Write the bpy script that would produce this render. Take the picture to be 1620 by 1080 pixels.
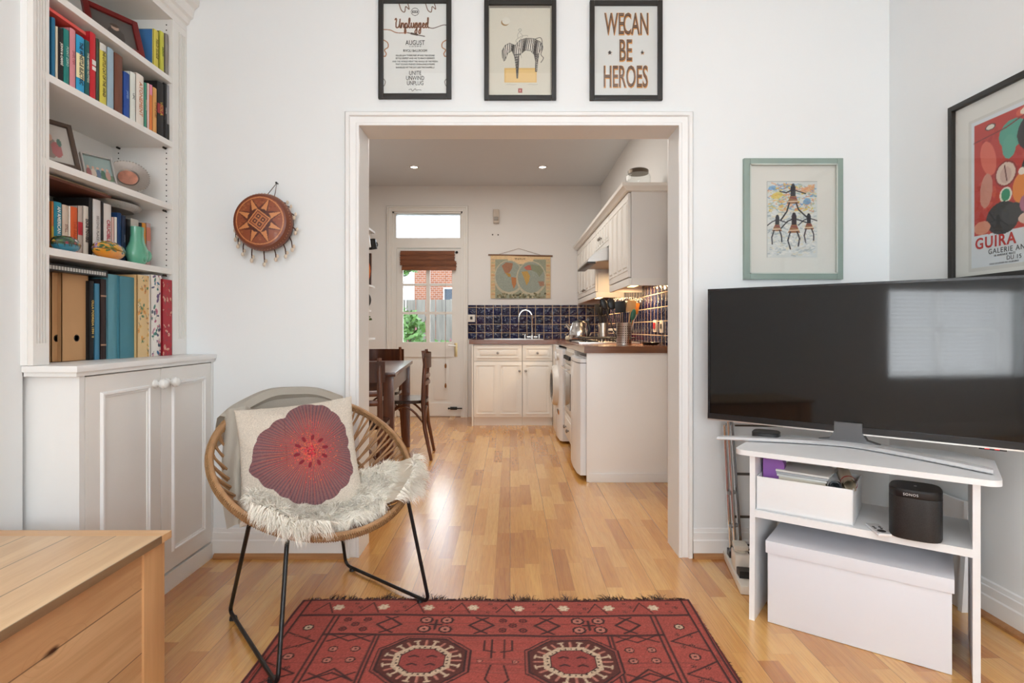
import bpy, bmesh, math, random
import numpy as np
from mathutils import Vector, Matrix
R = math.radians; PI = math.pi
random.seed(7); rng = np.random.default_rng(7)
sc = bpy.context.scene
for o in list(bpy.data.objects): bpy.data.objects.remove(o)
COL = sc.collection

# ------------------------------------------------------------------ camera, world, light, exposure
CZ = 1.03; F = 900.0
cam_d = bpy.data.cameras.new('camera'); cam_d.lens = 20.0; cam_d.sensor_width = 36.0; cam_d.sensor_fit = 'HORIZONTAL'
cam_d.shift_x = 3/1620; cam_d.shift_y = -20/1620; cam_d.clip_start = .05; cam_d.clip_end = 200
cam = bpy.data.objects.new('camera', cam_d); COL.objects.link(cam)
cam.location = (0, 0, CZ); cam.rotation_euler = (R(90), 0, 0); sc.camera = cam
sc.view_settings.view_transform = 'Standard'; sc.view_settings.look = 'None'
sc.view_settings.gamma = 1.0; sc.view_settings.use_curve_mapping = False
sc.view_settings.exposure = 0.13
sc.cycles.use_denoising = True; sc.cycles.max_bounces = 8; sc.cycles.diffuse_bounces = 5
sc.cycles.sample_clamp_indirect = 6.0; sc.cycles.caustics_reflective = False; sc.cycles.caustics_refractive = False

def lin(c):
    if isinstance(c, str):
        c = c.lstrip('#'); c = [int(c[i:i+2], 16)/255 for i in (0, 2, 4)]
    return tuple((x/12.92 if x <= .04045 else ((x+.055)/1.055)**2.4) for x in c[:3])

world = bpy.data.worlds.new('sky'); sc.world = world; world.use_nodes = True
wn = world.node_tree.nodes; wl = world.node_tree.links
bg = wn['Background']; bg.inputs[0].default_value = (.86, .93, 1.0, 1); bg.inputs[1].default_value = 5.0

def area(name, loc, rot, sx, sy, power, col=(1, 1, 1), spread=180):
    d = bpy.data.lights.new(name, 'AREA'); d.shape = 'RECTANGLE'; d.size = sx; d.size_y = sy
    d.energy = power; d.color = col; d.spread = R(spread)
    o = bpy.data.objects.new(name, d); COL.objects.link(o); o.location = loc; o.rotation_euler = rot
    return o
# daylight through the front room's windows (behind the camera), plus added ceiling fills
area('window_daylight', (.25, -2.38, 1.65), (R(90), 0, 0), 2.3, 1.5, 24, (.94, .98, 1.0))
area('side_window_daylight', (-1.62, -1.475, 1.0), (0, R(-90), 0), .84, 1.5, 42, (.93, .97, 1.0))
area('room_ceiling_fill', (.1, .3, 2.84), (0, 0, 0), 1.6, 1.6, 12, (.98, .99, 1.0))  # added fill under the unseen ceiling, no fitting there; evens out the front room
area('kitchen_ceiling_fill', (-.35, 4.7, 2.68), (0, 0, 0), 1.2, 1.8, 32, (1.0, .95, .88))  # added broad fill brightening the kitchen, standing in for its small downlights

# ------------------------------------------------------------------ materials
class N:
    def __init__(s, name):
        s.m = bpy.data.materials.new(name); s.m.use_nodes = True
        s.t = s.m.node_tree; s.b = s.t.nodes['Principled BSDF']
    def n(s, typ, ins=None, **kw):
        x = s.t.nodes.new(typ)
        for k, v in kw.items(): setattr(x, k, v)
        for k, v in (ins or {}).items(): s.set(x.inputs[k], v)
        return x
    def set(s, sock, v):
        if isinstance(v, bpy.types.NodeSocket): s.t.links.new(v, sock)
        elif isinstance(v, tuple) and len(v) == 3 and sock.type == 'RGBA': sock.default_value = (*v, 1)
        else: sock.default_value = v
    def math(s, op, a, b=0.0, c=None):
        x = s.n('ShaderNodeMath', {0: a, 1: b}, operation=op)
        if c is not None: s.set(x.inputs[2], c)
        return x.outputs[0]
    def mix(s, f, a, b, bt='MIX'):
        x = s.n('ShaderNodeMix', data_type='RGBA', blend_type=bt)
        s.set(x.inputs[0], f); s.set(x.inputs[6], a); s.set(x.inputs[7], b)
        return x.outputs[2]
    def coord(s, scale=(1, 1, 1), kind='Object'):
        tc = s.n('ShaderNodeTexCoord'); mp = s.n('ShaderNodeMapping', {0: tc.outputs[kind], 3: scale})
        return mp.outputs[0]
    def noise(s, vec, sc_=5, det=3, rough=.5, dist=0):
        return s.n('ShaderNodeTexNoise', {'Vector': vec, 'Scale': sc_, 'Detail': det, 'Roughness': rough, 'Distortion': dist})
    def ramp(s, f, stops):
        x = s.n('ShaderNodeValToRGB', {0: f}); e = x.color_ramp.elements
        while len(e) < len(stops): e.new(.5)
        for i, (p, c) in enumerate(stops): e[i].position = p; e[i].color = (*c, 1)
        return x.outputs[0]
    def bump(s, h, strength=.3, dist=.002):
        b = s.n('ShaderNodeBump', {'Height': h, 'Strength': strength, 'Distance': dist}); s.set(s.b.inputs['Normal'], b.outputs[0])
    def out(s, **kw):
        for k, v in kw.items(): s.set(s.b.inputs[k.replace('_', ' ')], v)
        return s.m

_mc = {}
def mat(name, col, rough=.5, metal=0, bump=0, bs=60, var=.04, vs=6, spec=.5, coat=0, sheen=0, trans=0, ior=1.45, emit=None, es=1, stretch=(1, 1, 1)):
    if name in _mc: return _mc[name]
    c = lin(col) if isinstance(col, str) else col
    n = N(name); v = n.coord(stretch)
    if var:
        nz = n.noise(v, vs, 3)
        n.set(n.b.inputs['Base Color'], n.mix(nz.outputs[0], tuple(max(0, x*(1-var*1.6)) for x in c), tuple(min(1, x*(1+var)) for x in c)))
    else: n.set(n.b.inputs['Base Color'], c)
    n.out(Roughness=rough, Metallic=metal, Specular_IOR_Level=spec, Coat_Weight=coat, Sheen_Weight=sheen, Transmission_Weight=trans, IOR=ior)
    if bump:
        nb = n.noise(v, bs, 3); n.bump(nb.outputs[0], bump)
    if emit: n.out(Emission_Color=lin(emit) if isinstance(emit, str) else emit, Emission_Strength=es)
    _mc[name] = n.m
    return n.m

def wood(name, c1, c2, axis=1, rough=.4, scale=1.0, knots=0, seam=None, coat=0, c3=None):
    if name in _mc: return _mc[name]
    n = N(name); st = [14*scale]*3; st[axis] = 1.1*scale
    v = n.coord(tuple(st)); nz = n.noise(v, 2.2, 6, .6, .6)
    col = n.ramp(nz.outputs[0], [(.25, lin(c1)), (.75, lin(c2))])
    st2 = [90*scale]*3; st2[axis] = 3*scale
    n2 = n.noise(n.coord(tuple(st2)), 3, 3)
    col = n.mix(.16, col, n.ramp(n2.outputs[0], [(.35, lin(c1)), (.6, lin(c2))]), 'MULTIPLY')
    if knots:
        sx_ = n.n('ShaderNodeSeparateXYZ', {0: n.coord((1, 3.6, 8.5))}); kv = n.n('ShaderNodeCombineXYZ', {0: n.math('ADD', sx_.outputs[1], n.math('MULTIPLY', n.noise(n.coord((4, 4, 4)), 1.5, 2).outputs[0], .5)), 1: sx_.outputs[2]}).outputs[0]
        vo = n.n('ShaderNodeTexVoronoi', {'Vector': kv, 'Scale': .8}, voronoi_dimensions='2D')
        sw_ = n.n('ShaderNodeTexVoronoi', {'Vector': kv, 'Scale': .8}, voronoi_dimensions='2D').outputs['Distance']; col = n.mix(n.math('MULTIPLY', .35, n.math('LESS_THAN', n.math('FRACT', n.math('MULTIPLY', sw_, 9)), n.math('SUBTRACT', .55, n.math('MULTIPLY', sw_, 2)))), col, lin(c1)); col = n.mix(n.ramp(vo.outputs['Distance'], [(.02, (1, 1, 1)), (.07, (0, 0, 0))]), col, lin(c3 or '#4a2c18'))
    if seam:   # (axis, spacing) dark plank seams
        tc = n.n('ShaderNodeTexCoord'); sp = n.n('ShaderNodeSeparateXYZ', {0: tc.outputs['Object']})
        f = n.math('FRACT', n.math('DIVIDE', sp.outputs[seam[0]], seam[1]))
        d = n.math('ABSOLUTE', n.math('SUBTRACT', f, .5))
        line = n.math('GREATER_THAN', d, .5-.0016/seam[1])
        idx = n.math('FLOOR', n.math('DIVIDE', sp.outputs[seam[0]], seam[1]))
        wn_ = n.n('ShaderNodeTexWhiteNoise', {'W': idx}, noise_dimensions='1D')
        col = n.mix(n.math('MULTIPLY', wn_.outputs[0], .3), col, lin(c1), 'MULTIPLY')
        col = n.mix(n.math('MULTIPLY', line, .65), col, lin('#3a2414'))
    n.set(n.b.inputs['Base Color'], col); n.out(Roughness=rough, Coat_Weight=coat, Coat_Roughness=.15)
    n.bump(n2.outputs[0], .08)
    _mc[name] = n.m
    return n.m

def attr_mat(name, rough=.6, bump=0, bs=400, coat=0, stretch=(1, 1, 1)):
    if name in _mc: return _mc[name]
    n = N(name); a = n.n('ShaderNodeAttribute', attribute_name='Col')
    n.set(n.b.inputs['Base Color'], a.outputs['Color']); n.out(Roughness=rough, Coat_Weight=coat, Coat_Roughness=.05)
    if bump: n.bump(n.noise(n.coord(stretch), bs, 2).outputs[0], bump)
    _mc[name] = n.m
    return n.m

WALL = mat('wall_paint', (.82, .845, .85), .75, bump=.05, bs=120, var=.012, vs=2)
KWALL = mat('kitchen_wall_paint', (.80, .785, .765), .75, bump=.05, bs=120, var=.012, vs=2)
GLOSSW = mat('white_gloss_paint', (.86, .86, .85), .35, var=.015, bump=.02, bs=30)
SHELFW = mat('cream_shelf_paint', (.82, .80, .765), .4, var=.02, bump=.03, bs=40)
CEIL = mat('ceiling_paint', (.84, .83, .82), .85, var=.01)
KCAB = mat('kitchen_cabinet_paint', (.85, .83, .785), .42, var=.02)
WHITE = mat('white_laminate', (.86, .87, .88), .35, var=.015, bump=.04, bs=90, stretch=(1, 1, 8))
APPL = mat('appliance_white', (.85, .86, .88), .22, var=.01)
CHROME = mat('chrome', (.75, .76, .77), .16, 1, var=.02)
STEEL = mat('brushed_steel', (.62, .60, .58), .3, 1, var=.05, vs=20, stretch=(1, 1, 12))
BRASS = mat('aged_brass', (.55, .42, .22), .35, 1)
BLACK = mat('black_satin', (.012, .012, .013), .35, var=.1)
BLACKM = mat('black_steel', (.014, .013, .013), .38, .2, var=.1)
FRAMEB = mat('black_frame_wood', (.02, .018, .016), .45, var=.15)
GREYP = mat('dark_grey_plastic', (.05, .05, .052), .5)
PAGES = mat('book_pages', (.78, .72, .6), .8, bump=.2, bs=300, stretch=(1, 1, 1))
OAKBEAD = wood('oak_bead', '#9a6a42', '#c08e5e', 0, .45)

def glass(name, tint=(.99, 1, 1), rough=0.0, alpha=.88):
    if name in _mc: return _mc[name]
    m = bpy.data.materials.new(name); m.use_nodes = True; t = m.node_tree; t.nodes.remove(t.nodes['Principled BSDF'])
    tr = t.nodes.new('ShaderNodeBsdfTransparent'); tr.inputs[0].default_value = (*tint, 1)
    gl = t.nodes.new('ShaderNodeBsdfGlossy'); gl.inputs['Roughness'].default_value = rough
    fr = t.nodes.new('ShaderNodeFresnel'); fr.inputs[0].default_value = 1.45
    mx = t.nodes.new('ShaderNodeMixShader'); ge = t.nodes.new('ShaderNodeNewGeometry'); iv = t.nodes.new('ShaderNodeMath'); iv.operation = 'SUBTRACT'; iv.inputs[0].default_value = 1.0; t.links.new(ge.outputs['Backfacing'], iv.inputs[1]); mu = t.nodes.new('ShaderNodeMath'); mu.operation = 'MULTIPLY'; t.links.new(fr.outputs[0], mu.inputs[0]); t.links.new(iv.outputs[0], mu.inputs[1]); t.links.new(mu.outputs[0], mx.inputs[0]); t.links.new(tr.outputs[0], mx.inputs[1]); t.links.new(gl.outputs[0], mx.inputs[2])
    t.links.new(mx.outputs[0], t.nodes['Material Output'].inputs[0])
    _mc[name] = m
    return m
GLASS = glass('clear_glass')

# ------------------------------------------------------------------ object helpers
def wm(o):
    m = Matrix.Identity(4)
    while o is not None:
        m = o.matrix_basis @ m; o = o.parent
    return m
def tag(o, label=None, cat=None, group=None, kind=None):
    if label: o['label'] = label
    if cat: o['category'] = cat
    if group: o['group'] = group
    if kind: o['kind'] = kind
    return o
def thing(name, label, cat, loc=(0, 0, 0), rz=0, group=None):
    o = bpy.data.objects.new(name, None); COL.objects.link(o); o.location = loc; o.rotation_euler = (0, 0, rz)
    o.empty_display_size = .1
    return tag(o, label, cat, group)
def dup(root, loc, rz, label=None):
    def cp(o, par):
        c = o.copy(); COL.objects.link(c); c.parent = par
        for ch in [x for x in bpy.data.objects if x.parent == o]: cp(ch, c)
        return c
    r = cp(root, None); r.location = loc; r.rotation_euler = (0, 0, rz)
    if label: r['label'] = label
    return r

class G:
    def __init__(s): s.bm = bmesh.new(); s.mi = 0; s.M = Matrix.Identity(4)
    def v(s, p): return s.bm.verts.new(s.M @ Vector(p))
    def f(s, vs):
        try: x = s.bm.faces.new(vs)
        except ValueError: return None
        x.material_index = s.mi; return x
    def box(s, x0, x1, y0, y1, z0, z1, bev=0):
        if x0 > x1: x0, x1 = x1, x0
        if y0 > y1: y0, y1 = y1, y0
        if z0 > z1: z0, z1 = z1, z0
        vs = [s.v((x, y, z)) for x in (x0, x1) for y in (y0, y1) for z in (z0, z1)]
        fs = [s.f([vs[i] for i in q]) for q in ((0, 1, 3, 2), (4, 6, 7, 5), (0, 4, 5, 1), (2, 3, 7, 6), (0, 2, 6, 4), (1, 5, 7, 3))]
        if bev:
            es = {e for f in fs for e in f.edges}
            r = bmesh.ops.bevel(s.bm, geom=list(es), offset=bev, segments=2, affect='EDGES', profile=.7, clamp_overlap=True)
            for f in r['faces']: f.material_index = s.mi
        return s
    def ring(s, c, ax, rad, seg, ref=None, ry=None):
        ax = Vector(ax).normalized(); ref = Vector(ref) if ref is not None else (Vector((0, 0, 1)) if abs(ax.z) < .9 else Vector((1, 0, 0)))
        a = ref.cross(ax).normalized(); b = ax.cross(a)
        return [s.v(Vector(c) + a*math.cos(2*PI*i/seg)*rad + b*math.sin(2*PI*i/seg)*(ry or rad)) for i in range(seg)]
    def bridge(s, r0, r1):
        n = len(r0)
        for i in range(n): s.f([r0[i], r0[(i+1) % n], r1[(i+1) % n], r1[i]])
    def cyl(s, p, q, r0, r1=None, seg=16, caps=True):
        p = Vector(p); q = Vector(q); r1 = r0 if r1 is None else r1
        a = s.ring(p, q-p, r0, seg); b = s.ring(q, q-p, r1, seg); s.bridge(a, b)
        if caps: s.f(list(reversed(a))); s.f(b)
        return s
    def tube(s, pts, rad, seg=8, closed=False, flat=1.0):
        pts = [Vector(p) for p in pts]; n = len(pts); rings = []; ref = None
        for i, p in enumerate(pts):
            if closed: d = pts[(i+1) % n]-pts[i-1]
            else: d = pts[min(i+1, n-1)]-pts[max(i-1, 0)]
            if d.length < 1e-9: d = Vector((0, 0, 1))
            d.normalize()
            if ref is None: ref = Vector((0, 0, 1)) if abs(d.z) < .9 else Vector((1, 0, 0))
            ref = (ref - d*ref.dot(d))
            if ref.length < 1e-6: ref = d.orthogonal()
            ref.normalize()
            r = rad[i] if isinstance(rad, (list, tuple)) else rad
            b = d.cross(ref)
            rings.append([s.v(p + ref*math.cos(2*PI*k/seg)*r*flat + b*math.sin(2*PI*k/seg)*r) for k in range(seg)])
        for i in range(n-1): s.bridge(rings[i], rings[i+1])
        if closed: s.bridge(rings[-1], rings[0])
        else: s.f(list(reversed(rings[0]))); s.f(rings[-1])
        return s
    def lathe(s, prof, c=(0, 0, 0), seg=28, axis=(0, 0, 1), sx=1, sy=1):
        ax = Vector(axis).normalized(); ref = Vector((0, 1, 0)) if abs(ax.y) < .9 else Vector((0, 0, 1))
        a = ref.cross(ax).normalized(); b = ax.cross(a); rings = []; c = Vector(c)
        for r, z in prof:
            if r < 1e-6: rings.append([s.v(c+ax*z)])
            else: rings.append([s.v(c+ax*z+a*math.cos(2*PI*i/seg)*r*sx+b*math.sin(2*PI*i/seg)*r*sy) for i in range(seg)])
        for r0, r1 in zip(rings, rings[1:]):
            if len(r0) == 1 and len(r1) == 1: continue
            if len(r0) == 1:
                for i in range(seg): s.f([r0[0], r1[(i+1) % seg], r1[i]])
            elif len(r1) == 1:
                for i in range(seg): s.f([r0[i], r0[(i+1) % seg], r1[0]])
            else: s.bridge(r0, r1)
        return s
    def ball(s, c, r, seg=16, rings=10):
        if not isinstance(r, (tuple, list)): r = (r, r, r)
        pts = [[Vector(c)+Vector((math.cos(2*PI*i/seg)*math.sin(PI*j/rings)*r[0], math.sin(2*PI*i/seg)*math.sin(PI*j/rings)*r[1], math.cos(PI*j/rings)*r[2])) for i in range(seg)] for j in range(1, rings)]
        vs = [[s.v(p) for p in row] for row in pts]
        t = s.v(Vector(c)+Vector((0, 0, r[2]))); b = s.v(Vector(c)-Vector((0, 0, r[2])))
        for a0, a1 in zip(vs, vs[1:]): s.bridge(a1, a0)
        for i in range(seg):
            s.f([t, vs[0][i], vs[0][(i+1) % seg]]); s.f([b, vs[-1][(i+1) % seg], vs[-1][i]])
        return s
    def prism(s, poly, h0, h1, axis='z'):
        def P(a, b, h): return {'z': (a, b, h), 'y': (a, h, b), 'x': (h, a, b)}[axis]
        lo = [s.v(P(a, b, h0)) for a, b in poly]; hi = [s.v(P(a, b, h1)) for a, b in poly]
        s.f(list(reversed(lo))); s.f(hi); s.bridge(lo, hi); return s
    def grid(s, fn, nu, nv, closeu=False):
        vs = [[s.v(fn(i/nu, j/nv)) for i in range(nu+(0 if closeu else 1))] for j in range(nv+1)]
        m = len(vs[0])
        for j in range(nv):
            for i in range(nu): s.f([vs[j][i], vs[j][(i+1) % m], vs[j+1][(i+1) % m], vs[j+1][i]])
        return vs
    def molding(s, path, prof):
        """extrude a profile (offset list of (a,b)) along an axis-aligned closed/open 2D path given by frames"""
        rings = [[s.v(f(a, b)) for a, b in prof] for f in path]
        for r0, r1 in zip(rings, rings[1:]):
            for i in range(len(prof)-1): s.f([r0[i], r0[i+1], r1[i+1], r1[i]])
        return s
    def build(s, name, mats, parent=None, world=True, smooth=35, recalc=True, keep=False):
        if recalc: bmesh.ops.recalc_face_normals(s.bm, faces=s.bm.faces)
        me = bpy.data.meshes.new(name); 
        off = None
        if parent is not None and world: s.bm.transform(wm(parent).inverted())
        elif parent is None and not keep and len(s.bm.verts):
            xs = [v.co for v in s.bm.verts]
            mn = Vector((min(c.x for c in xs), min(c.y for c in xs), min(c.z for c in xs))); mx = Vector((max(c.x for c in xs), max(c.y for c in xs), max(c.z for c in xs)))
            off = Vector(((mn.x+mx.x)/2, (mn.y+mx.y)/2, mn.z)); s.bm.transform(Matrix.Translation(-off))
        s.bm.to_mesh(me); s.bm.free()
        for m in (mats if isinstance(mats, (list, tuple)) else [mats]): me.materials.append(m)
        if smooth:
            me.polygons.foreach_set('use_smooth', [True]*len(me.polygons))
            me.set_sharp_from_angle(angle=R(smooth))
        o = bpy.data.objects.new(name, me); COL.objects.link(o)
        if parent is not None: o.parent = parent
        if off is not None: o.location = off
        return o
def struct(name, g, m, **kw):
    o = g.build(name, m, keep=True, **kw); o['kind'] = 'structure'; return o

def txt(s, size, M, m, parent, name='lettering', xs=1.0, align='CENTER', shear=0, bold=0, ext=.0003, sp=1.0):
    """lettering mesh; local x right, y up, z out of the surface; M places it in the world"""
    c = bpy.data.curves.new('t', 'FONT'); c.body = s; c.size = size; c.align_x = align; c.align_y = 'CENTER'
    c.shear = shear; c.offset = bold; c.extrude = ext; c.resolution_u = 3; c.space_character = sp; c.space_line = .85
    ob = bpy.data.objects.new('t', c); me = bpy.data.meshes.new_from_object(ob)
    bpy.data.objects.remove(ob); bpy.data.curves.remove(c)
    me.transform((wm(parent).inverted() if parent else Matrix.Identity(4)) @ M @ Matrix.Diagonal((xs, 1, 1, 1)))
    me.materials.clear(); me.materials.append(m); me.name = name
    o = bpy.data.objects.new(name, me); COL.objects.link(o); o.parent = parent
    return o
def frameM(o, x, y):
    x = Vector(x).normalized(); y = Vector(y).normalized(); z = x.cross(y)
    return Matrix(((x.x, y.x, z.x, o[0]), (x.y, y.y, z.y, o[1]), (x.z, y.z, z.z, o[2]), (0, 0, 0, 1)))

class Canvas:
    """a drawing in surface metres; pixels become the point colours of a printed sheet"""
    def __init__(s, w, h, nx, ny, bgc):
        s.w, s.h, s.nx, s.ny = w, h, nx, ny
        s.X, s.Y = np.meshgrid(np.linspace(0, w, nx+1), np.linspace(0, h, ny+1)); s.a = np.zeros((ny+1, nx+1, 3)); s.a[:] = s.c(bgc)
    def c(s, col):
        if isinstance(col, str): col = col.lstrip('#'); return np.array([int(col[i:i+2], 16)/255 for i in (0, 2, 4)])
        return np.array(col)
    def put(s, m, col, al=1.0):
        c = s.c(col); m = (m*al)[..., None] if m.dtype != bool else (m.astype(float)*al)[..., None]
        s.a = s.a*(1-m)+c*m
    def ell(s, cx, cy, rx, ry, col, rot=0, al=1):
        dx, dy = s.X-cx, s.Y-cy; c, n = math.cos(rot), math.sin(rot)
        s.put(((dx*c+dy*n)/rx)**2+((-dx*n+dy*c)/ry)**2 < 1, col, al)
    def rect(s, x0, x1, y0, y1, col, al=1): s.put((s.X >= x0) & (s.X <= x1) & (s.Y >= y0) & (s.Y <= y1), col, al)
    def poly(s, pts, col, al=1):
        ins = np.zeros(s.X.shape, bool); n = len(pts)
        for i in range(n):
            (x0, y0), (x1, y1) = pts[i], pts[(i+1) % n]
            if y0 == y1: continue
            ins ^= ((s.Y > y0) != (s.Y > y1)) & (s.X < (x1-x0)*(s.Y-y0)/(y1-y0)+x0)
        s.put(ins, col, al)
    def line(s, pts, w, col, al=1):
        for (x0, y0), (x1, y1) in zip(pts, pts[1:]):
            i0 = max(0, int((min(x0, x1)-w)/s.w*s.nx)-1); i1 = min(s.nx+1, int((max(x0, x1)+w)/s.w*s.nx)+3)
            j0 = max(0, int((min(y0, y1)-w)/s.h*s.ny)-1); j1 = min(s.ny+1, int((max(y0, y1)+w)/s.h*s.ny)+3)
            if i0 >= i1 or j0 >= j1: continue
            X, Y = s.X[j0:j1, i0:i1], s.Y[j0:j1, i0:i1]; L = (x1-x0)**2+(y1-y0)**2+1e-12
            t = np.clip(((X-x0)*(x1-x0)+(Y-y0)*(y1-y0))/L, 0, 1); d = np.hypot(X-x0-t*(x1-x0), Y-y0-t*(y1-y0))
            px = s.w/s.nx*.6; m = (np.clip((w/2+px-d)/(px*1.2), 0, 1)*al)[..., None]
            s.a[j0:j1, i0:i1] = s.a[j0:j1, i0:i1]*(1-m)+s.c(col)*m
    def grain(s, amp):
        s.a = np.clip(s.a*(1+rng.normal(0, amp, s.X.shape)[..., None]), 0, 1)
    def mesh(s, name, fn, m, parent, smooth=True):
        """fn(x,y) arrays -> world positions"""
        P = fn(s.X, s.Y); P = np.stack([np.broadcast_to(q, s.X.shape) for q in P], -1).reshape(-1, 3)
        if parent is not None:
            iv = np.array(wm(parent).inverted()); P = P @ iv[:3, :3].T + iv[:3, 3]
        nx, ny = s.nx, s.ny; i, j = np.meshgrid(np.arange(nx), np.arange(ny)); a = (j*(nx+1)+i).ravel()
        q = np.stack([a, a+1, a+nx+2, a+nx+1], 1)
        me = bpy.data.meshes.new(name); me.vertices.add(len(P)); me.vertices.foreach_set('co', P.astype(np.float32).ravel())
        me.loops.add(q.size); me.loops.foreach_set('vertex_index', q.ravel().astype(np.int32))
        me.polygons.add(len(q)); me.polygons.foreach_set('loop_start', np.arange(0, q.size, 4, dtype=np.int32))
        me.update(calc_edges=True); me.validate()
        if smooth: me.polygons.foreach_set('use_smooth', [True]*len(q))
        at = me.color_attributes.new('Col', 'FLOAT_COLOR', 'POINT')
        c = s.a.reshape(-1, 3); c = np.where(c <= .04045, c/12.92, ((c+.055)/1.055)**2.4)
        at.data.foreach_set('color', np.concatenate([c, np.ones((len(c), 1))], 1).astype(np.float32).ravel())
        me.materials.append(m); o = bpy.data.objects.new(name, me); COL.objects.link(o); o.parent = parent
        return o

def strands(name, roots, dirs, length, width, m, parent, bend=(0, 0, -1), bendk=.5, segs=3):
    """tapering hair strands as thin ribbons, one mesh (stuff)"""
    n = len(roots); roots = np.array(roots); dirs = np.array(dirs); L = np.array(length).reshape(-1, 1)
    dirs = dirs/np.linalg.norm(dirs, axis=1, keepdims=True)
    side = np.cross(dirs, rng.normal(size=(n, 3))); side /= np.linalg.norm(side, axis=1, keepdims=True)+1e-9
    V = []; bend = np.array(bend, float)
    for k in range(segs+1):
        t = k/segs; p = roots+dirs*L*t+bend*L*bendk*t*t+(rng.normal(size=(n, 3))*L*.04*t)
        w = width*(1-t*.9)
        if k < segs: V += [p-side*w/2, p+side*w/2]
        else: V += [p]
    nv = 2*segs+1; P = np.stack(V, 1).reshape(-1, 3)
    if parent is not None:
        iv = np.array(wm(parent).inverted()); P = P @ iv[:3, :3].T + iv[:3, 3]
    base = (np.arange(n)*nv)[:, None]; fl = []
    quads = np.concatenate([base+np.array([2*k, 2*k+1, 2*k+3, 2*k+2]) for k in range(segs-1)], 0) if segs > 1 else np.zeros((0, 4), int)
    tris = base+np.array([2*segs-2, 2*segs-1, 2*segs])
    me = bpy.data.meshes.new(name); me.vertices.add(len(P)); me.vertices.foreach_set('co', P.astype(np.float32).ravel())
    loops = np.concatenate([quads.ravel(), tris.ravel()]).astype(np.int32); me.loops.add(len(loops)); me.loops.foreach_set('vertex_index', loops)
    st = np.concatenate([np.arange(len(quads))*4, len(quads)*4+np.arange(len(tris))*3]).astype(np.int32)
    me.polygons.add(len(st)); me.polygons.foreach_set('loop_start', st); me.update(calc_edges=True)
    me.materials.append(m); o = bpy.data.objects.new(name, me); COL.objects.link(o); o.parent = parent; o['kind'] = 'stuff'
    return o
# ------------------------------------------------------------------ the setting
def floor_mat():
    n = N('oak_strip_floor'); tc = n.n('ShaderNodeTexCoord'); sp = n.n('ShaderNodeSeparateXYZ', {0: tc.outputs['Object']})
    x, y = sp.outputs[0], sp.outputs[1]; SW, SL = .064, .42
    row = n.math('FLOOR', n.math('DIVIDE', x, SW))
    wr = n.n('ShaderNodeTexWhiteNoise', {'W': row}, noise_dimensions='1D')
    ys = n.math('ADD', y, n.math('MULTIPLY', wr.outputs[0], 3.0))
    colm = n.math('FLOOR', n.math('DIVIDE', ys, SL))
    cv = n.n('ShaderNodeCombineXYZ', {0: row, 1: colm}); wc = n.n('ShaderNodeTexWhiteNoise', {'Vector': cv.outputs[0]}, noise_dimensions='2D')
    tone = n.ramp(wc.outputs[0], [(0, lin('#b57a3e')), (.2, lin('#cb9452')), (.5, lin('#d8a35c')), (.8, lin('#e2b36e')), (1, lin('#bb8246'))])
    off = n.n('ShaderNodeVectorMath', {0: tc.outputs['Object'], 1: wc.outputs['Color']}, operation='ADD')
    g = n.noise(n.n('ShaderNodeVectorMath', {0: off.outputs[0], 1: (26, 1.6, 1)}, operation='MULTIPLY').outputs[0], 2.0, 5, .6, .8)
    tone = n.mix(.38, tone, n.ramp(g.outputs[0], [(.3, lin('#a36a3a')), (.65, lin('#f2d2a4'))]), 'SOFT_LIGHT')
    g2 = n.noise(n.n('ShaderNodeVectorMath', {0: off.outputs[0], 1: (160, 5, 1)}, operation='MULTIPLY').outputs[0], 2.0, 3)
    tone = n.mix(.22, tone, n.ramp(g2.outputs[0], [(.35, lin('#9a6438')), (.55, (1, 1, 1))]), 'MULTIPLY')
    fx = n.math('ABSOLUTE', n.math('SUBTRACT', n.math('FRACT', n.math('DIVIDE', x, SW)), .5))
    lx = n.math('GREATER_THAN', fx, .5-.0006/SW)
    fb = n.math('ABSOLUTE', n.math('SUBTRACT', n.math('FRACT', n.math('DIVIDE', x, SW*3)), .5))
    lb = n.math('GREATER_THAN', fb, .5-.0011/(SW*3))
    fy = n.math('ABSOLUTE', n.math('SUBTRACT', n.math('FRACT', n.math('DIVIDE', ys, SL)), .5))
    ly = n.math('GREATER_THAN', fy, .5-.0006/SL)
    tone = n.mix(n.math('MULTIPLY', n.math('MAXIMUM', lx, ly), .28), tone, lin('#6b4322'))
    tone = n.mix(n.math('MULTIPLY', lb, .6), tone, lin('#5a371c'))
    big = n.noise(n.coord((1, 1, 1)), 1.3, 2)
    n.set(n.b.inputs['Base Color'], tone)
    n.out(Roughness=.27)
    n.out(Coat_Weight=.8, Coat_Roughness=.2, Specular_IOR_Level=.8)
    n.bump(n.math('SUBTRACT', n.math('MULTIPLY', g2.outputs[0], .12), n.math('MULTIPLY', lb, 1.0)), .25, .001)
    return n.m
FLOOR = floor_mat()
struct('floor', G().box(-1.9, 1.9, -2.7, 6.9, -.08, 0), FLOOR)
XL, XA, XR, YF, YB = -1.50, -1.745, 1.717, 2.575, 2.735     # chimney breast, alcove, right wall, opening wall faces
g = G(); g.box(-1.95, XL, -2.6, 1.75, 0, 2.9)
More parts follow.
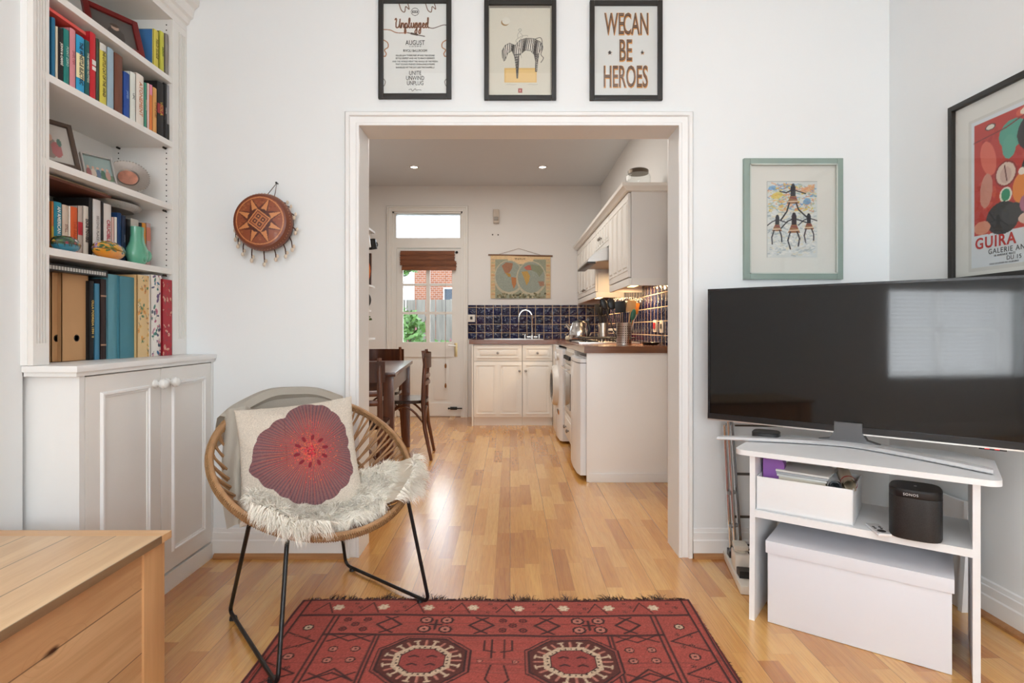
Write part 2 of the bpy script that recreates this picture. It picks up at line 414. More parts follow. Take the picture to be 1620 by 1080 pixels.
# the reflected window opening in the breast-side wall is cut by building round it
g.bm.free(); g = G()
g.box(-1.95, XL, -.7, 1.75, 0, 2.9); g.box(-1.95, XL, -2.6, -2.25, 0, 2.9); g.box(-1.95, XL, -2.25, -.7, 0, .57); g.box(-1.95, XL, -2.25, -.7, 1.45, 2.9)
struct('wall_left', g, WALL)
struct('wall_alcove', G().box(-1.95, XA, 1.75, YF, 0, 2.9), WALL)
struct('wall_right', G().box(XR, 1.9, -2.6, YB, 0, 2.9), WALL)
g = G(); OX0, OX1, OZ = -.681, .761, 1.946
g.box(-1.95, OX0, YF, YB, 0, 2.9); g.box(OX1, 1.9, YF, YB, 0, 2.9); g.box(OX0, OX1, YF, YB, OZ, 2.9)
struct('wall_front', g, WALL)
g = G(); g.box(-1.95, -1.0, -2.75, -2.6, 0, 2.9); g.box(1.5, 1.9, -2.75, -2.6, 0, 2.9); g.box(-1.0, 1.5, -2.75, -2.6, 0, .8); g.box(-1.0, 1.5, -2.75, -2.6, 2.4, 2.9)
struct('wall_rear', g, WALL)
struct('ceiling', G().box(-1.95, 1.9, -2.75, YB, 2.9, 3.0), CEIL)
KX, KL, KY, KZ = 1.06, -1.74, 6.65, 2.70
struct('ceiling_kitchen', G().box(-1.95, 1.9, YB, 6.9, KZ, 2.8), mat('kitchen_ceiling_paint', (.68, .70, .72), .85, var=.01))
struct('wall_kitchen_right', G().box(KX, 1.9, YB, 6.9, 0, KZ), KWALL)
struct('wall_kitchen_left', G().box(-1.95, KL, YB, 6.9, 0, KZ), KWALL)
DX0, DX1, DZ = -1.375, -.555, 2.40
g = G(); g.box(KL, DX0, KY, 6.85, 0, KZ); g.box(DX1, KX, KY, 6.85, 0, KZ); g.box(DX0, DX1, KY, 6.85, DZ, KZ)
struct('wall_kitchen_back', g, KWALL)

# architrave round the opening: two-step section swept up, across and down
def casing(g, x0, x1, z1, y, w, d, s=-1):
    prof = [(0, 0), (0, d*.55), (w*.18, d*.55), (w*.24, d*.42), (w*.62, d*.5), (w*.68, d), (w*.9, d), (w, d*.6), (w, 0)]
    fr = [lambda a, b: (x0-a, y+s*b, 0), lambda a, b: (x0-a, y+s*b, z1+a), lambda a, b: (x1+a, y+s*b, z1+a), lambda a, b: (x1+a, y+s*b, 0)]
    g.molding(fr, prof)
g = G(); casing(g, OX0, OX1, OZ, YF, .063, .024); casing(g, OX0, OX1, OZ, YB, .06, .02, 1)
struct('trim_1', g, GLOSSW)
def skirting(g, p, q, nrm, h=.131, d=.016):
    p, q, nrm = Vector(p), Vector(q), Vector(nrm)
    prof = [(0, 0), (d, 0), (d, h*.58), (d*.75, h*.62), (d*.75, h*.84), (d*.5, h*.86), (d*.4, h*.97), (0, h)]
    g.molding([lambda a, b, P=P: P+nrm*a+Vector((0, 0, b)) for P in (p, q)], prof)
g = G(); skirting(g, (-1.345, YF, 0), (OX0-.063, YF, 0), (0, -1, 0)); skirting(g, (OX1+.063, YF, 0), (XR, YF, 0), (0, -1, 0))
struct('baseboard_front', g, GLOSSW)
g = G(); skirting(g, (XR, YF, 0), (XR, -2.6, 0), (-1, 0, 0)); struct('baseboard_right', g, GLOSSW)
g = G(); skirting(g, (XL, -2.6, 0), (XL, 1.70, 0), (1, 0, 0)); struct('baseboard_left', g, GLOSSW)
g = G()
for a, b in ((-1.33, OX0-.063), (OX1+.063, XR-.016)):
    g.prism([(YF-.016, 0), (YF-.034, 0), (YF-.033, .01), (YF-.026, .018), (YF-.016, .021)], a, b, 'x')
g.prism([(XR-.016, 0), (XR-.034, 0), (XR-.033, .01), (XR-.026, .018), (XR-.016, .021)], -2.5, YF-.02, 'y')
struct('trim_2', g, OAKBEAD)
# windows of the front room (behind the camera, seen only as reflections)
def sash(name, M, w, h):
    g = G(); g.M = M
    for x in (-w/2, -.03, w/2-.06): g.box(x, x+.06, 0, .06, 0, h)
    for z in (0, h/2-.02, h-.06): g.box(-w/2, w/2, 0, .06, z, z+.05)
    o = struct(name, g, GLOSSW)
    p = G(); p.M = M; p.box(-w/2+.03, w/2-.03, .028, .032, .03, h-.03); p.build('window_pane', GLASS, o, world=False); return o
sash('window_1', Matrix.Translation((.25, -2.68, .8)), 2.5, 1.6)
sash('window_2', Matrix.Translation((-1.72, -1.475, .57)) @ Matrix.Rotation(R(90), 4, 'Z'), 1.55, .88)
vb = thing('venetian_blind', 'white slatted venetian blind hanging in the side window', 'blind', (-1.54, -1.475, 1.40))
g = G()
for k in range(22):
    z = 1.385-k*.038
    g.M = Matrix.Translation((-1.54, -1.475, z)) @ Matrix.Rotation(R(-22), 4, 'Y'); g.box(-.017, .017, -.74, .74, -.0008, .0008)
g.build('slat_set', GLOSSW, vb); G().box(-1.57, -1.51, -2.22, -.73, 1.395, 1.445).build('head_rail', GLOSSW, vb)

# ------------------------------------------------------------------ kitchen back door, transom and garden
g = G(); casing(g, DX0, DX1, DZ, KY, .065, .03); struct('trim_3', g, mat('cream_gloss', (.80, .785, .75), .35, var=.02))
CREAM = _mc['cream_gloss']
g = G()
g.box(DX0, DX0+.0465, KY+.001, 6.80, 0, 1.975); g.box(DX1-.0225, DX1, KY+.001, 6.80, 0, 1.975); g.box(DX0, DX1, KY+.06, 6.8, 0, .02)
for x in (DX0, DX1-.02): g.box(x, x+.02, KY, 6.80, 1.975, DZ)
g.box(DX0, DX1, KY+.005, 6.80, 1.975, 2.095); g.box(DX0, DX1, KY+.0, 6.8, DZ-.02, DZ)
g.box(DX0+.02, DX0+.035, KY+.03, 6.78, 2.095, 2.38); g.box(DX1-.035, DX1-.02, KY+.03, 6.78, 2.095, 2.38)
w = struct('window_3', g, CREAM)
frost = N('frosted_glass'); frost.out(Base_Color=(.9, .95, 1.0), Roughness=.28, Transmission_Weight=1.0, IOR=1.3); fz = frost.noise(frost.coord((1, 1, 1)), 60, 3); frost.bump(fz.outputs[0], .6, .003)
G().box(DX0+.03, DX1-.03, 6.70, 6.706, 2.1, 2.375).build('window_pane', frost.m, w)
d = G(); LX0, LX1 = DX0+.048, DX1-.024
rows = [(.875, 1.20), (1.23, 1.533), (1.560, 1.86)]; cols = [(-1.256, -.983), (-.939, -.68)]
y0, y1 = KY+.012, KY+.055
d.box(LX0, cols[0][0], y0, y1, .012, 1.968); d.box(cols[1][1], LX1, y0, y1, .012, 1.968); d.box(cols[0][1], cols[1][0], y0+.006, y1-.006, .875, 1.86)
d.box(cols[0][0], cols[1][1], y0, y1, 1.86, 1.968); d.box(cols[0][0], cols[1][1], y0, y1, .70, .875)
for a, b in ((1.20, 1.23), (1.533, 1.56)):
    for c in cols: d.box(c[0], c[1], y0+.007, y1-.007, a, b)
d.box(cols[0][0], cols[1][1], y0, y1, .012, .16); d.box(-1.0, -.935, y0, y1, .16, .70)
for a, b in ((cols[0][0], -1.0), (-.935, cols[1][1])):
    d.box(a, b, y0+.014, y1-.014, .16, .70); d.box(a+.04, b-.04, y0+.006, y1-.02, .2, .66, .006)
door = struct('door_1', d, CREAM)
for c in cols:
    for r in rows: G().box(c[0], c[1], KY+.032, KY+.035, r[0], r[1]).build('window_pane', GLASS, door)
G().box(-.652, -.617, KY+.002, KY+.012, .705, .865, .003).cyl((-.635, KY+.002, .83), (-.635, KY-.03, .83), .009).build('lock_plate', BRASS, door)
G().tube([(-.635, KY-.03, .83), (-.66, KY-.036, .832), (-.72, KY-.034, .835)], [.009, .008, .007]).build('door_handle', mat('white_china', (.8, .8, .78), .2), door)
G().box(-.70, -.62, KY-.004, KY+.012, .085, .118, .003).cyl((-.72, KY-.012, .102), (-.56, KY-.012, .102), .007).ball((-.715, KY-.018, .102), .012).build('door_bolt', BLACKM, door)
G().ball((-.625, KY+.006, 1.925), .016).build('door_catch', BLACKM, door)
# roman blind of bamboo
bam = wood('bamboo_blind_wood', '#5a2f16', '#9a5b2e', 0, .55, 2.0)
g = G(); 
for k in range(22):
    z = 1.94-k*.0092; x0 = -1.282+.003*math.sin(k*2.1)+(.02 if k > 17 else 0); x1 = -.648+.004*math.sin(k*1.7)+(.02 if k > 12 else 0)
    g.box(x0, x1, KY-.012-.012*abs(math.sin(k*.5)), KY-.002, z-.0085, z)
bl = thing('bamboo_roman_blind', 'brown bamboo roman blind folded up on the glazed kitchen back door', 'blind', (-.96, KY-.02, 1.71))
g.build('folded_slats', bam, bl); G().box(-1.26, -.63, KY-.045, KY-.012, 1.712, 1.745, .003).build('bottom_rail', bam, bl)
G().tube([(-.752, KY-.02, 1.90), (-.752, KY-.022, 1.2), (-.752, KY-.022, .36)], .0016, 5).build('pull_cord', mat('cord_brown', '#8a6a4a', .8), bl)
for z in (.585, .355): G().lathe([(.0, .045), (.006, .04), (.012, .02), (.012, .0), (.007, -.012), (0, -.014)], (-.752, KY-.022, z), 12).build('cord_pull', mat('acorn_wood', '#8a5a2a', .5), bl)
# garden
struct('ground', G().box(-9, 9, 6.9, 22, -.3, -.2), mat('garden_paving', '#6f6b64', .9, var=.15, vs=2))
FENCE = wood('weathered_fence_wood', '#6f6c66', '#98948c', 2, .85, .6)
fn = thing('garden_fence', 'weathered pale grey timber fence closing the back of the garden', 'fence', (0, 11.5, -.2))
for k in range(30):
    x = -4.5+k*.2
    G().box(x, x+.185, 11.5, 11.52, -.2, 1.62).build('board', FENCE, fn)
G().box(-4.5, 1.5, 11.52, 11.57, 1.2, 1.28).build('rail', FENCE, fn)
fn = thing('garden_fence', 'grey slatted side fence running along the left of the garden', 'fence', (-2.35, 9.2, -.2))
for k in range(15):
    z = -.1+k*.13; G().box(-2.37, -2.35, 7.0, 11.4, z, z+.115).build('board', FENCE, fn)
for y in (7.2, 9.0, 10.9): G().box(-2.35, -2.27, y, y+.08, -.2, 2.0).build('post', mat('fence_post', '#6a6863', .8, var=.1), fn)
br = N('pale_brick'); bt = br.n('ShaderNodeTexBrick', {'Vector': br.n('ShaderNodeMapping', {0: br.n('ShaderNodeTexCoord').outputs['Object'], 2: (R(90), 0, 0)}).outputs[0], 'Color1': lin('#8f5a40'), 'Color2': lin('#7d4a34'), 'Mortar': lin('#98908a'), 'Scale': 4.0, 'Mortar Size': .02})
br.out(Base_Color=bt.outputs['Color'], Roughness=.9)
hb = thing('neighbouring_house', 'orange brick house beyond the garden fence', 'building', (-1.2, 18, -.2))
G().box(-2.95, 3.5, 17.5, 20, -.2, 3.5).build('wall', br.m, hb)
g = G(); g.prism([(-3.1, 3.5), (3.7, 3.5), (.3, 4.3)], 17.3, 20.2, 'y').build('roof', mat('slate_roof', '#6d6a68', .8, var=.2), hb)
g = G().box(-2.05, -1.65, 17.44, 17.5, 1.5, 2.3).build('window_frame', GLOSSW, hb); G().box(-2.01, -1.69, 17.42, 17.45, 1.55, 2.25).build('window_pane', mat('dark_window', '#2e3a48', .1), g)
G().box(-1.75, -1.2, 16.6, 17.5, -.2, 1.9).build('rear_extension', mat('white_render', '#8f8d88', .8), hb)
LEAF = mat('leaf_green', '#47702a', .55, var=.35, vs=9); LEAF2 = mat('leaf_pale', '#5a8240', .55, var=.3, vs=9); PETAL = mat('pink_petals', '#b07078', .6, var=.2)
def shrub(name, label, c, r, n, leaf, size, flowers=0, cat='shrub'):
    t = thing(name, label, cat, (c[0], c[1], -.2)); g = G()
    for k in range(5): g.tube([(c[0], c[1], -.2), (c[0]+random.uniform(-.3, .3)*r[0], c[1], c[2]*.6), (c[0]+random.uniform(-.9, .9)*r[0], c[1]+random.uniform(-.5, .5)*r[1], c[2]+r[2]*.5)], [.02, .012, .005], 6)
    g.build('stem', mat('bark', '#5a4a3a', .9), t)
    def leaves(n, size, m, nm):
        g = G()
        for _ in range(n):
            p = Vector(rng.normal(size=3)); p = p.normalized()*random.uniform(.35, 1)**.6
            p = Vector((c[0]+p.x*r[0], c[1]+p.y*r[1], c[2]+p.z*r[2])); a = Vector(rng.normal(size=3)).normalized(); b = a.orthogonal().normalized(); s_ = size*random.uniform(.6, 1.3)
            g.f([g.v(p-a*s_), g.v(p-b*s_*.5+a*.1*s_), g.v(p+a*s_), g.v(p+b*s_*.5+a*.1*s_)])
        return g.build(nm, m, t, recalc=False, smooth=0)
    leaves(n, size, leaf, 'foliage')['kind'] = 'stuff'
    if flowers: leaves(flowers, size*.8, PETAL, 'blossom')['kind'] = 'stuff'
shrub('garden_shrub', 'leafy green shrub with pink flowers outside the lower left door panes', (-1.62, 8.6, .80), (.36, .3, .55), 560, LEAF2, .07, 40)
shrub('garden_shrub', 'low trailing plant with pink blossoms outside the lower right door pane', (-.95, 8.4, .62), (.3, .25, .28), 150, LEAF, .05, 60)
shrub('garden_shrub', 'pale green bush growing against the side fence', (-1.85, 10.2, .9), (.30, .4, .45), 300, LEAF2, .07)
shrub('garden_tree', 'dark leafy tree top showing above the fence through the upper panes', (-2.75, 14.0, 2.75), (.55, .5, .45), 420, LEAF, .13, cat='tree')

# ------------------------------------------------------------------ kitchen: back-wall fittings
sn = thing('alarm_sensor', 'small beige motion sensor high on the kitchen back wall', 'sensor', (-.163, KY, 2.26))
G().box(-.198, -.128, KY-.05, KY, 2.26, 2.42, .012).build('housing', mat('beige_plastic', '#c9bdb0', .5), sn); G().box(-.19, -.136, KY-.054, KY-.045, 2.285, 2.33, .006).build('lens', mat('sensor_lens', '#8f8478', .25), sn)
for x, z in ((-.205, 2.13), (-.14, 2.128)):
    o = G().lathe([(0, 0), (.009, .001), (.009, .004), (0, .006)], (x, KY, z), 10, (0, -1, 0)).build('wall_plug', mat('plug_grey', '#6a625c', .6)); tag(o, 'small screw plug left in the kitchen wall below the sensor', 'wall plug', 'wall plugs under the sensor')
# world map
mp = thing('world_map', 'old world map of two hemispheres hanging from a wooden rod on the kitchen wall', 'map', (.122, KY-.01, 1.385))
MW, MH = .70, .505; cv = Canvas(MW, MH, 200, 146, '#cdb48c')
cv.rect(.055, MW-.055, .0, .46, '#989c88'); cv.rect(.0, MW, .455, .505, '#dcbf93'); cv.rect(.2, .5, .40, .50, '#e2c398')
for (cx, cy) in ((.215, .245), (.475, .235)):
    cv.ell(cx, cy, .175, .2, '#beb59c'); cv.ell(cx, cy+.01, .158, .18, '#979e92')
    for k in range(-3, 4): cv.line([(cx-.155, cy+k*.05), (cx+.155, cy+k*.05)], .0015, '#8f9a92', .6)
cv.poly([(.13, .38), (.18, .42), (.26, .41), (.25, .35), (.22, .30), (.17, .29)], '#a0745a'); cv.poly([(.17, .30), (.23, .29), (.24, .25), (.21, .25)], '#b08a4a'); cv.poly([(.24, .25), (.30, .24), (.30, .17), (.27, .11), (.25, .17)], '#b57a4e')
cv.poly([(.36, .31), (.43, .32), (.46, .26), (.45, .2), (.42, .15), (.39, .24)], '#bd9a58'); cv.poly([(.39, .36), (.44, .39), (.53, .37), (.5, .33), (.42, .33)], '#b8695a')
cv.poly([(.46, .40), (.58, .38), (.62, .32), (.57, .25), (.54, .3), (.48, .33)], '#8a9078'); cv.poly([(.55, .2), (.62, .2), (.63, .15), (.58, .14)], '#a5806a')
for x in (.03, MW-.03):
    for k in range(12): cv.rect(x-.02, x+.02, .04+k*.037, .055+k*.037, ['#c99b73', '#b7b08a', '#c4a88a'][k % 3])
for k in range(70): cv.ell(.06+.58*random.random(), .012+.05*random.random()**2, .012, .012, random.choice(['#5d5a44', '#8a8468', '#c0b494', '#6f6c50']))
cv.grain(.05)
X0 = .122-MW/2
cv.mesh('map_sheet', lambda X, Y: (X0+X, KY-.012-.004*np.sin(X*9), 1.385+Y), attr_mat('map_print', .8), mp)
INK = mat('black_ink', '#1b1917', .7, var=0)
txt('WORLD', .026, frameM((.115, KY-.019, 1.845), (1, 0, 0), (0, 0, 1)), INK, mp, 'lettering', sp=1.5)
G().cyl((-.255, KY-.012, 1.893), (.495, KY-.012, 1.880), .009).build('hanging_rod', wood('dark_rod', '#6b4a33', '#8a664a', 0), mp)
G().tube([(-.14, KY-.012, 1.896), (.10, KY-.006, 1.968), (.37, KY-.012, 1.886)], .0018, 5).build('cord', mat('cord_brown', '#8a6a4a', .8), mp)

# tiles
def tile_mat(name, ax):
    n = N(name); tc = n.n('ShaderNodeTexCoord'); sp = n.n('ShaderNodeSeparateXYZ', {0: tc.outputs['Object']}); T = .0985
    a, b = n.math('DIVIDE', sp.outputs[ax], T), n.math('DIVIDE', sp.outputs[2], T)
    da = n.math('ABSOLUTE', n.math('SUBTRACT', n.math('FRACT', a), .5)); db = n.math('ABSOLUTE', n.math('SUBTRACT', n.math('FRACT', b), .5))
    edge = n.math('MAXIMUM', da, db); gr = n.math('GREATER_THAN', edge, .475)
    wnz = n.n('ShaderNodeTexWhiteNoise', {'Vector': n.n('ShaderNodeCombineXYZ', {0: n.math('FLOOR', a), 1: n.math('FLOOR', b)}).outputs[0]}, noise_dimensions='2D')
    colr = n.ramp(wnz.outputs[0], [(0, lin('#0c1230')), (.4, lin('#18204c')), (.7, lin('#101a3e')), (1, lin('#2a1c40'))])
    n.set(n.b.inputs['Base Color'], n.mix(gr, colr, lin('#e0c4a2')))
    n.set(n.b.inputs['Roughness'], n.math('ADD', .07, n.math('MULTIPLY', gr, .7)))
    sh = n.n('ShaderNodeVectorMath', {0: tc.outputs['Object'], 1: wnz.outputs['Color']}, operation='ADD')
    nz = n.noise(sh.outputs[0], 16, 2, .5, 1.0)
    h = n.math('ADD', n.math('MULTIPLY', nz.outputs[0], 1.0), n.math('MULTIPLY', n.math('SMOOTH_MAX', n.math('SUBTRACT', .47, edge), 0, .02), 1.0))
    n.bump(h, .5 if ax else .9, .02 if ax == 0 else .012); return n.m
g = G().box(-.51, KX-.012, KY-.012, KY-.002, .914, 1.307)
tag(g.build('tiled_splashback', tile_mat('navy_tile_x', 0), keep=True), 'navy blue glazed tiles behind the sink on the kitchen back wall', 'splashback')
g = G().box(KX-.012, KX-.002, 3.70, KY-.014, .914, 1.66)
tag(g.build('tiled_splashback', tile_mat('navy_tile_y', 1), keep=True), 'navy blue glazed tiles under the wall cabinets on the right wall', 'splashback')
def socket(label, M, cat='socket'):
    t = thing('power_socket', label, cat, M.translation)
    g = G(); g.M = M; g.box(-.043, .043, -.043, .043, 0, .01, .003).build('face_plate', mat('white_plastic', '#e6e0d6', .35), t)
    g = G(); g.M = M; g.box(-.014, .014, -.014, .02, .01, .014, .002).build('switch', GREYP, t); return t
socket('white socket plate in the left end of the navy tiles by the back door', frameM((-.452, KY-.01, 1.153), (1, 0, 0), (0, 0, 1)))
socket('white socket plate on the right wall tiles nearest the opening', frameM((KX-.01, 3.92, 1.045), (0, -1, 0), (0, 0, 1)))
t = socket('white cooker switch plate with red rocker on the right wall tiles', frameM((KX-.01, 4.10, 1.05), (0, -1, 0), (0, 0, 1)), 'switch')
G().box(KX-.026, KX-.018, 4.07, 4.12, 1.03, 1.075, .003).build('red_rocker', mat('red_plastic', '#b3202c', .35), t)

# ------------------------------------------------------------------ worktop and base units
WT = wood('dark_worktop_wood', '#5b2f17', '#8f5a34', 0, .22, 1.0, coat=.4)
g = G(); poly = [(-.435, KY-.01), (-.435, 6.02), (.495, 6.02), (.495, 3.80), (KX-.01, 3.80), (KX-.01, KY-.01)]
g.prism(poly, .868, .913); tag(g.build('kitchen_worktop', WT), 'L-shaped dark wood worktop running along the kitchen back and right walls', 'worktop')
KNOB = mat('pewter', (.30, .27, .24), .35, 1)
def knob(parent, p, ax, r=.013):
    G().lathe([(0, 0), (r*.5, 0), (r*.45, .012), (r, .017), (r, .024), (r*.6, .029), (0, .03)], p, 12, ax).build('knob', KNOB, parent)
def panel_front(g, x0, x1, z0, z1, y, n=1, d=.018):
    """raised-panel front facing -Y at y"""
    g.box(x0, x1, y, y+d, z0, z1, .002); w = (x1-x0)/n
    for k in range(n):
        a, b = x0+k*w+.045*(.8 if n > 1 else 1), x0+(k+1)*w-.045*(.8 if n > 1 else 1); m = .042
        zz0, zz1 = z0+m, z1-m
        for (p, q, r_, s_) in ((a-.012, b+.012, zz0-.012, zz0), (a-.012, b+.012, zz1, zz1+.012)): g.box(p, q, y-.008, y, r_, s_)
        for (p, q) in ((a-.012, a), (b, b+.012)): g.box(p, q, y-.008, y, zz0, zz1)
        g.box(a+.02, b-.02, y-.008, y, zz0+.02, zz1-.02, .004)
def base_unit(label, x0, x1, nd, knx):
    t = thing('base_cabinet', label, 'cabinet', ((x0+x1)/2, 6.3, 0), 0, 'cream base cabinets under the sink worktop')
    g = G(); g.box(x0, x1, 6.055, KY-.012, .09, .867); g.box(x0, x1, 6.08, 6.1, 0, .09); g.build('carcass', KCAB, t)
    g = G(); panel_front(g, x0+.003, x1-.003, .095, .683, 6.037, nd); dd = g.build('door', KCAB, t); knob(dd, (knx, 6.035, .585), (0, -1, 0))
    g = G(); panel_front(g, x0+.003, x1-.003, .69, .862, 6.037, 1); dr = g.build('drawer', KCAB, t); knob(dr, ((x0+x1)/2, 6.035, .775), (0, -1, 0))
base_unit('wide cream base cabinet with two-panel door and drawer left of the sink', -.389, .128, 2, .10)
base_unit('narrow cream base cabinet with one door and drawer in the corner by the washing machine', .130, .452, 1, .165)
tag(G().box(-.405, -.391, 6.03, KY-.012, 0, .867).build('end_panel', KCAB), 'thin cream panel closing the sink cabinets beside the back door', 'panel')
tag(G().box(.453, .49, 5.70, 6.035, 0, .867).build('corner_filler', KCAB), 'plain cream filler board in the corner between sink cabinet and washing machine', 'panel')
t = thing('peninsula_end_panel', 'large white board closing the near end of the kitchen units', 'panel', (.78, 3.84, 0))
G().box(.515, KX-.002, 3.825, 3.843, .0, .867, .001).build('board', mat('end_panel_white', (.90, .895, .88), .35, var=.01), t); G().box(.53, KX-.002, 3.815, 3.825, 0, .058, .002).build('plinth', GLOSSW, t)
# fridge
t = thing('undercounter_fridge', 'white undercounter fridge with bowed door next to the end panel', 'fridge', (.78, 4.13, 0))
G().box(.525, 1.045, 3.86, 4.395, .03, .835, .004).build('body', APPL, t)
poly = [(.52, 3.862), (.478, 3.866), (.462, 3.93), (.455, 4.13), (.462, 4.33), (.478, 4.39), (.52, 4.393)]
G().prism(poly, .035, .825).build('door', APPL, t); G().prism([(x-.001, y) for x, y in poly[:]], .795, .80).build('door_seam', GREYP, t)
G().box(.50, .54, 3.864, 3.868, .78, .80).build('hinge', GREYP, t)
for y in (3.9, 4.34): G().cyl((.56, y, 0), (.56, y, .035), .018).build('foot', BLACK, t)
# oven under the hob
t = thing('built_in_oven', 'built-in oven with dark glass door between fridge and washing machine', 'oven', (.76, 4.73, 0))
G().box(.50, 1.04, 4.43, 5.03, .09, .866).build('housing', KCAB, t)
G().box(.486, .50, 4.445, 5.015, .74, .84, .002).build('control_panel', mat('oven_panel', '#c9c2b8', .3), t)
G().box(.478, .50, 4.445, 5.015, .33, .73, .003).build('door', mat('oven_door_white', '#d8d2c8', .25), t); G().box(.474, .479, 4.50, 4.96, .38, .67).build('oven_window', mat('smoked_glass', '#3a3634', .06, var=.1), t)
G().cyl((.445, 4.50, .705), (.445, 4.96, .705), .009).cyl((.48, 4.52, .705), (.445, 4.52, .705), .006).cyl((.48, 4.94, .705), (.445, 4.94, .705), .006).build('handle', CHROME, t)
for k in range(4): G().cyl((.486, 4.55+k*.12, .79), (.462, 4.55+k*.12, .79), .017).build('control_knob', BLACK, t)
g = G(); g.box(.482, .50, 4.445, 5.015, .11, .315, .002); g.box(.477, .482, 4.49, 4.97, .15, .275, .002); dr = g.build('drawer', KCAB, t); knob(dr, (.48, 4.62, .2), (-1, 0, 0), .016); knob(dr, (.48, 4.84, .2), (-1, 0, 0), .016)
# washing machine
t = thing('washing_machine', 'white washing machine with round door under the worktop', 'washing machine', (.74, 5.37, 0))
poly = [(1.0, 5.085), (.47, 5.085), (.448, 5.12), (.438, 5.37), (.448, 5.63), (.47, 5.665), (1.0, 5.665)]
G().prism(poly, .025, .845).build('body', APPL, t)
G().lathe([(0, .012), (.12, .02), (.15, .055), (.178, .05), (.19, .03), (.192, 0)], (.446, 5.37, .50), 32, (-1, 0, 0)).build('door', mat('washer_door', '#ded8d0', .25), t)
G().lathe([(0, .03), (.10, .045), (.125, .058)], (.444, 5.37, .50), 32, (-1, 0, 0)).build('door_glass', mat('washer_glass', '#5a5a5c', .08), t)
G().cyl((.452, 5.20, .775), (.425, 5.20, .775), .03).build('programme_dial', mat('dial_white', '#d8d2ca', .3), t)
G().box(.430, .446, 5.42, 5.62, .74, .81, .003).build('detergent_drawer', APPL, t)
for k in range(3): G().box(.436, .443, 5.15+k*.05, 5.18+k*.05, .255, .29).build('energy_label', [mat('label_orange', '#c9884a', .5), mat('label_dark', '#4a4644', .5), mat('label_grey', '#8a8a88', .5)][k], t)

# ------------------------------------------------------------------ wall cabinets, cornice, hood
UX = .785
def flute_door(t, y0, y1, z0, z1, n=3, kn=None):
    g = G(); g.box(UX, UX+.018, y0+.002, y1-.002, z0, z1, .002); w = (y1-y0)/n
    for k in range(n):
        a, b = y0+k*w+.022, y0+(k+1)*w-.022
        g.box(UX-.004, UX, a-.009, a, z0+.045, z1-.045); g.box(UX-.004, UX, b, b+.009, z0+.045, z1-.045)
        g.box(UX-.004, UX, a, b, z1-.052, z1-.045); g.box(UX-.004, UX, a, b, z0+.045, z0+.052); g.box(UX-.006, UX, a+.014, b-.014, z0+.07, z1-.07, .004)
    d = g.build('door', KCAB, t)
    if kn: knob(d, (UX-.002, kn[0], kn[1]), (-1, 0, 0), .014)
def wall_unit(label, y0, y1, z0, z1, doors, pelmet=True):
    t = thing('wall_cabinet', label, 'cabinet', ((UX+KX)/2, (y0+y1)/2, z0), 0, 'cream wall cabinets along the right wall')
    G().box(UX+.02, KX-.012, y0, y1, z0, z1).build('body', mat('wall_cabinet_side', (.80, .785, .76), .4, var=.015), t)
    for a in doors: flute_door(t, *a)
    if pelmet:
        G().box(UX+.004, UX+.022, y0, y1, z0-.05, z0, .003).box(UX+.022, KX-.012, y0, y0+.016, z0-.05, z0, .003).box(UX+.022, KX-.012, y1-.016, y1, z0-.05, z0, .003).build('light_pelmet', KCAB, t)
    return t
wall_unit('cream wall cabinet nearest the opening with a plain side', 3.78, 4.52, 1.368, 1.94, [(3.785, 4.515, 1.375, 1.935, 4, None)])
wall_unit('short cream wall cabinet above the cooker hood', 4.525, 5.225, 1.69, 1.94, [(4.53, 4.873, 1.695, 1.935, 3, (4.85, 1.80)), (4.877, 5.22, 1.695, 1.935, 3, (4.92, 1.80))], False)
wall_unit('cream wall cabinet in the far corner beyond the cooker hood', 5.23, KY-.012, 1.368, 1.94, [(5.235, 5.94, 1.375, 1.935, 3, (5.90, 1.43)), (5.944, KY-.014, 1.375, 1.935, 3, (5.99, 1.43))])
g = G(); prof = [(0, 0), (-.02, .004), (-.03, .018), (-.045, .03), (-.05, .05), (0, .05)]
g.molding([lambda a, b: (UX+a, KY-.012, 1.94+b), lambda a, b: (UX+a, 3.78+a, 1.94+b), lambda a, b: (KX-.002, 3.78+a, 1.94+b)], prof)
g.prism([(UX, 3.78), (KX-.002, 3.78), (KX-.002, KY-.012), (UX, KY-.012)], 1.942, 1.985)
tag(g.build('cabinet_cornice', KCAB), 'cream cornice running along the top of the wall cabinets', 'cornice')
t = thing('cooker_hood', 'chrome cooker hood with curved visor under the short wall cabinet', 'cooker hood', (.8, 4.88, 1.5))
G().box(UX+.01, KX-.012, 4.55, 5.20, 1.60, 1.688).build('housing', mat('hood_grey', '#8f8c88', .35, .6), t)
pr = [(UX+.02, 1.685), (UX-.03, 1.68), (UX-.10, 1.645), (UX-.155, 1.59), (UX-.165, 1.565), (UX-.12, 1.567), (UX+.02, 1.585)]
g = G(); g.prism([(b, a) for a, b in []] or [(x, z) for x, z in pr], 4.55, 5.20, 'y').build('visor', STEEL, t)
G().box(UX-.168, UX-.10, 4.548, 5.202, 1.553, 1.568, .002).build('front_strip', mat('hood_strip', '#3a3634', .3, .4), t)
G().box(UX-.11, KX-.02, 4.57, 5.18, 1.572, 1.584).build('grease_filter', mat('filter_grey', '#a58f78', .4, .5, stretch=(1, 30, 1), var=.4), t)
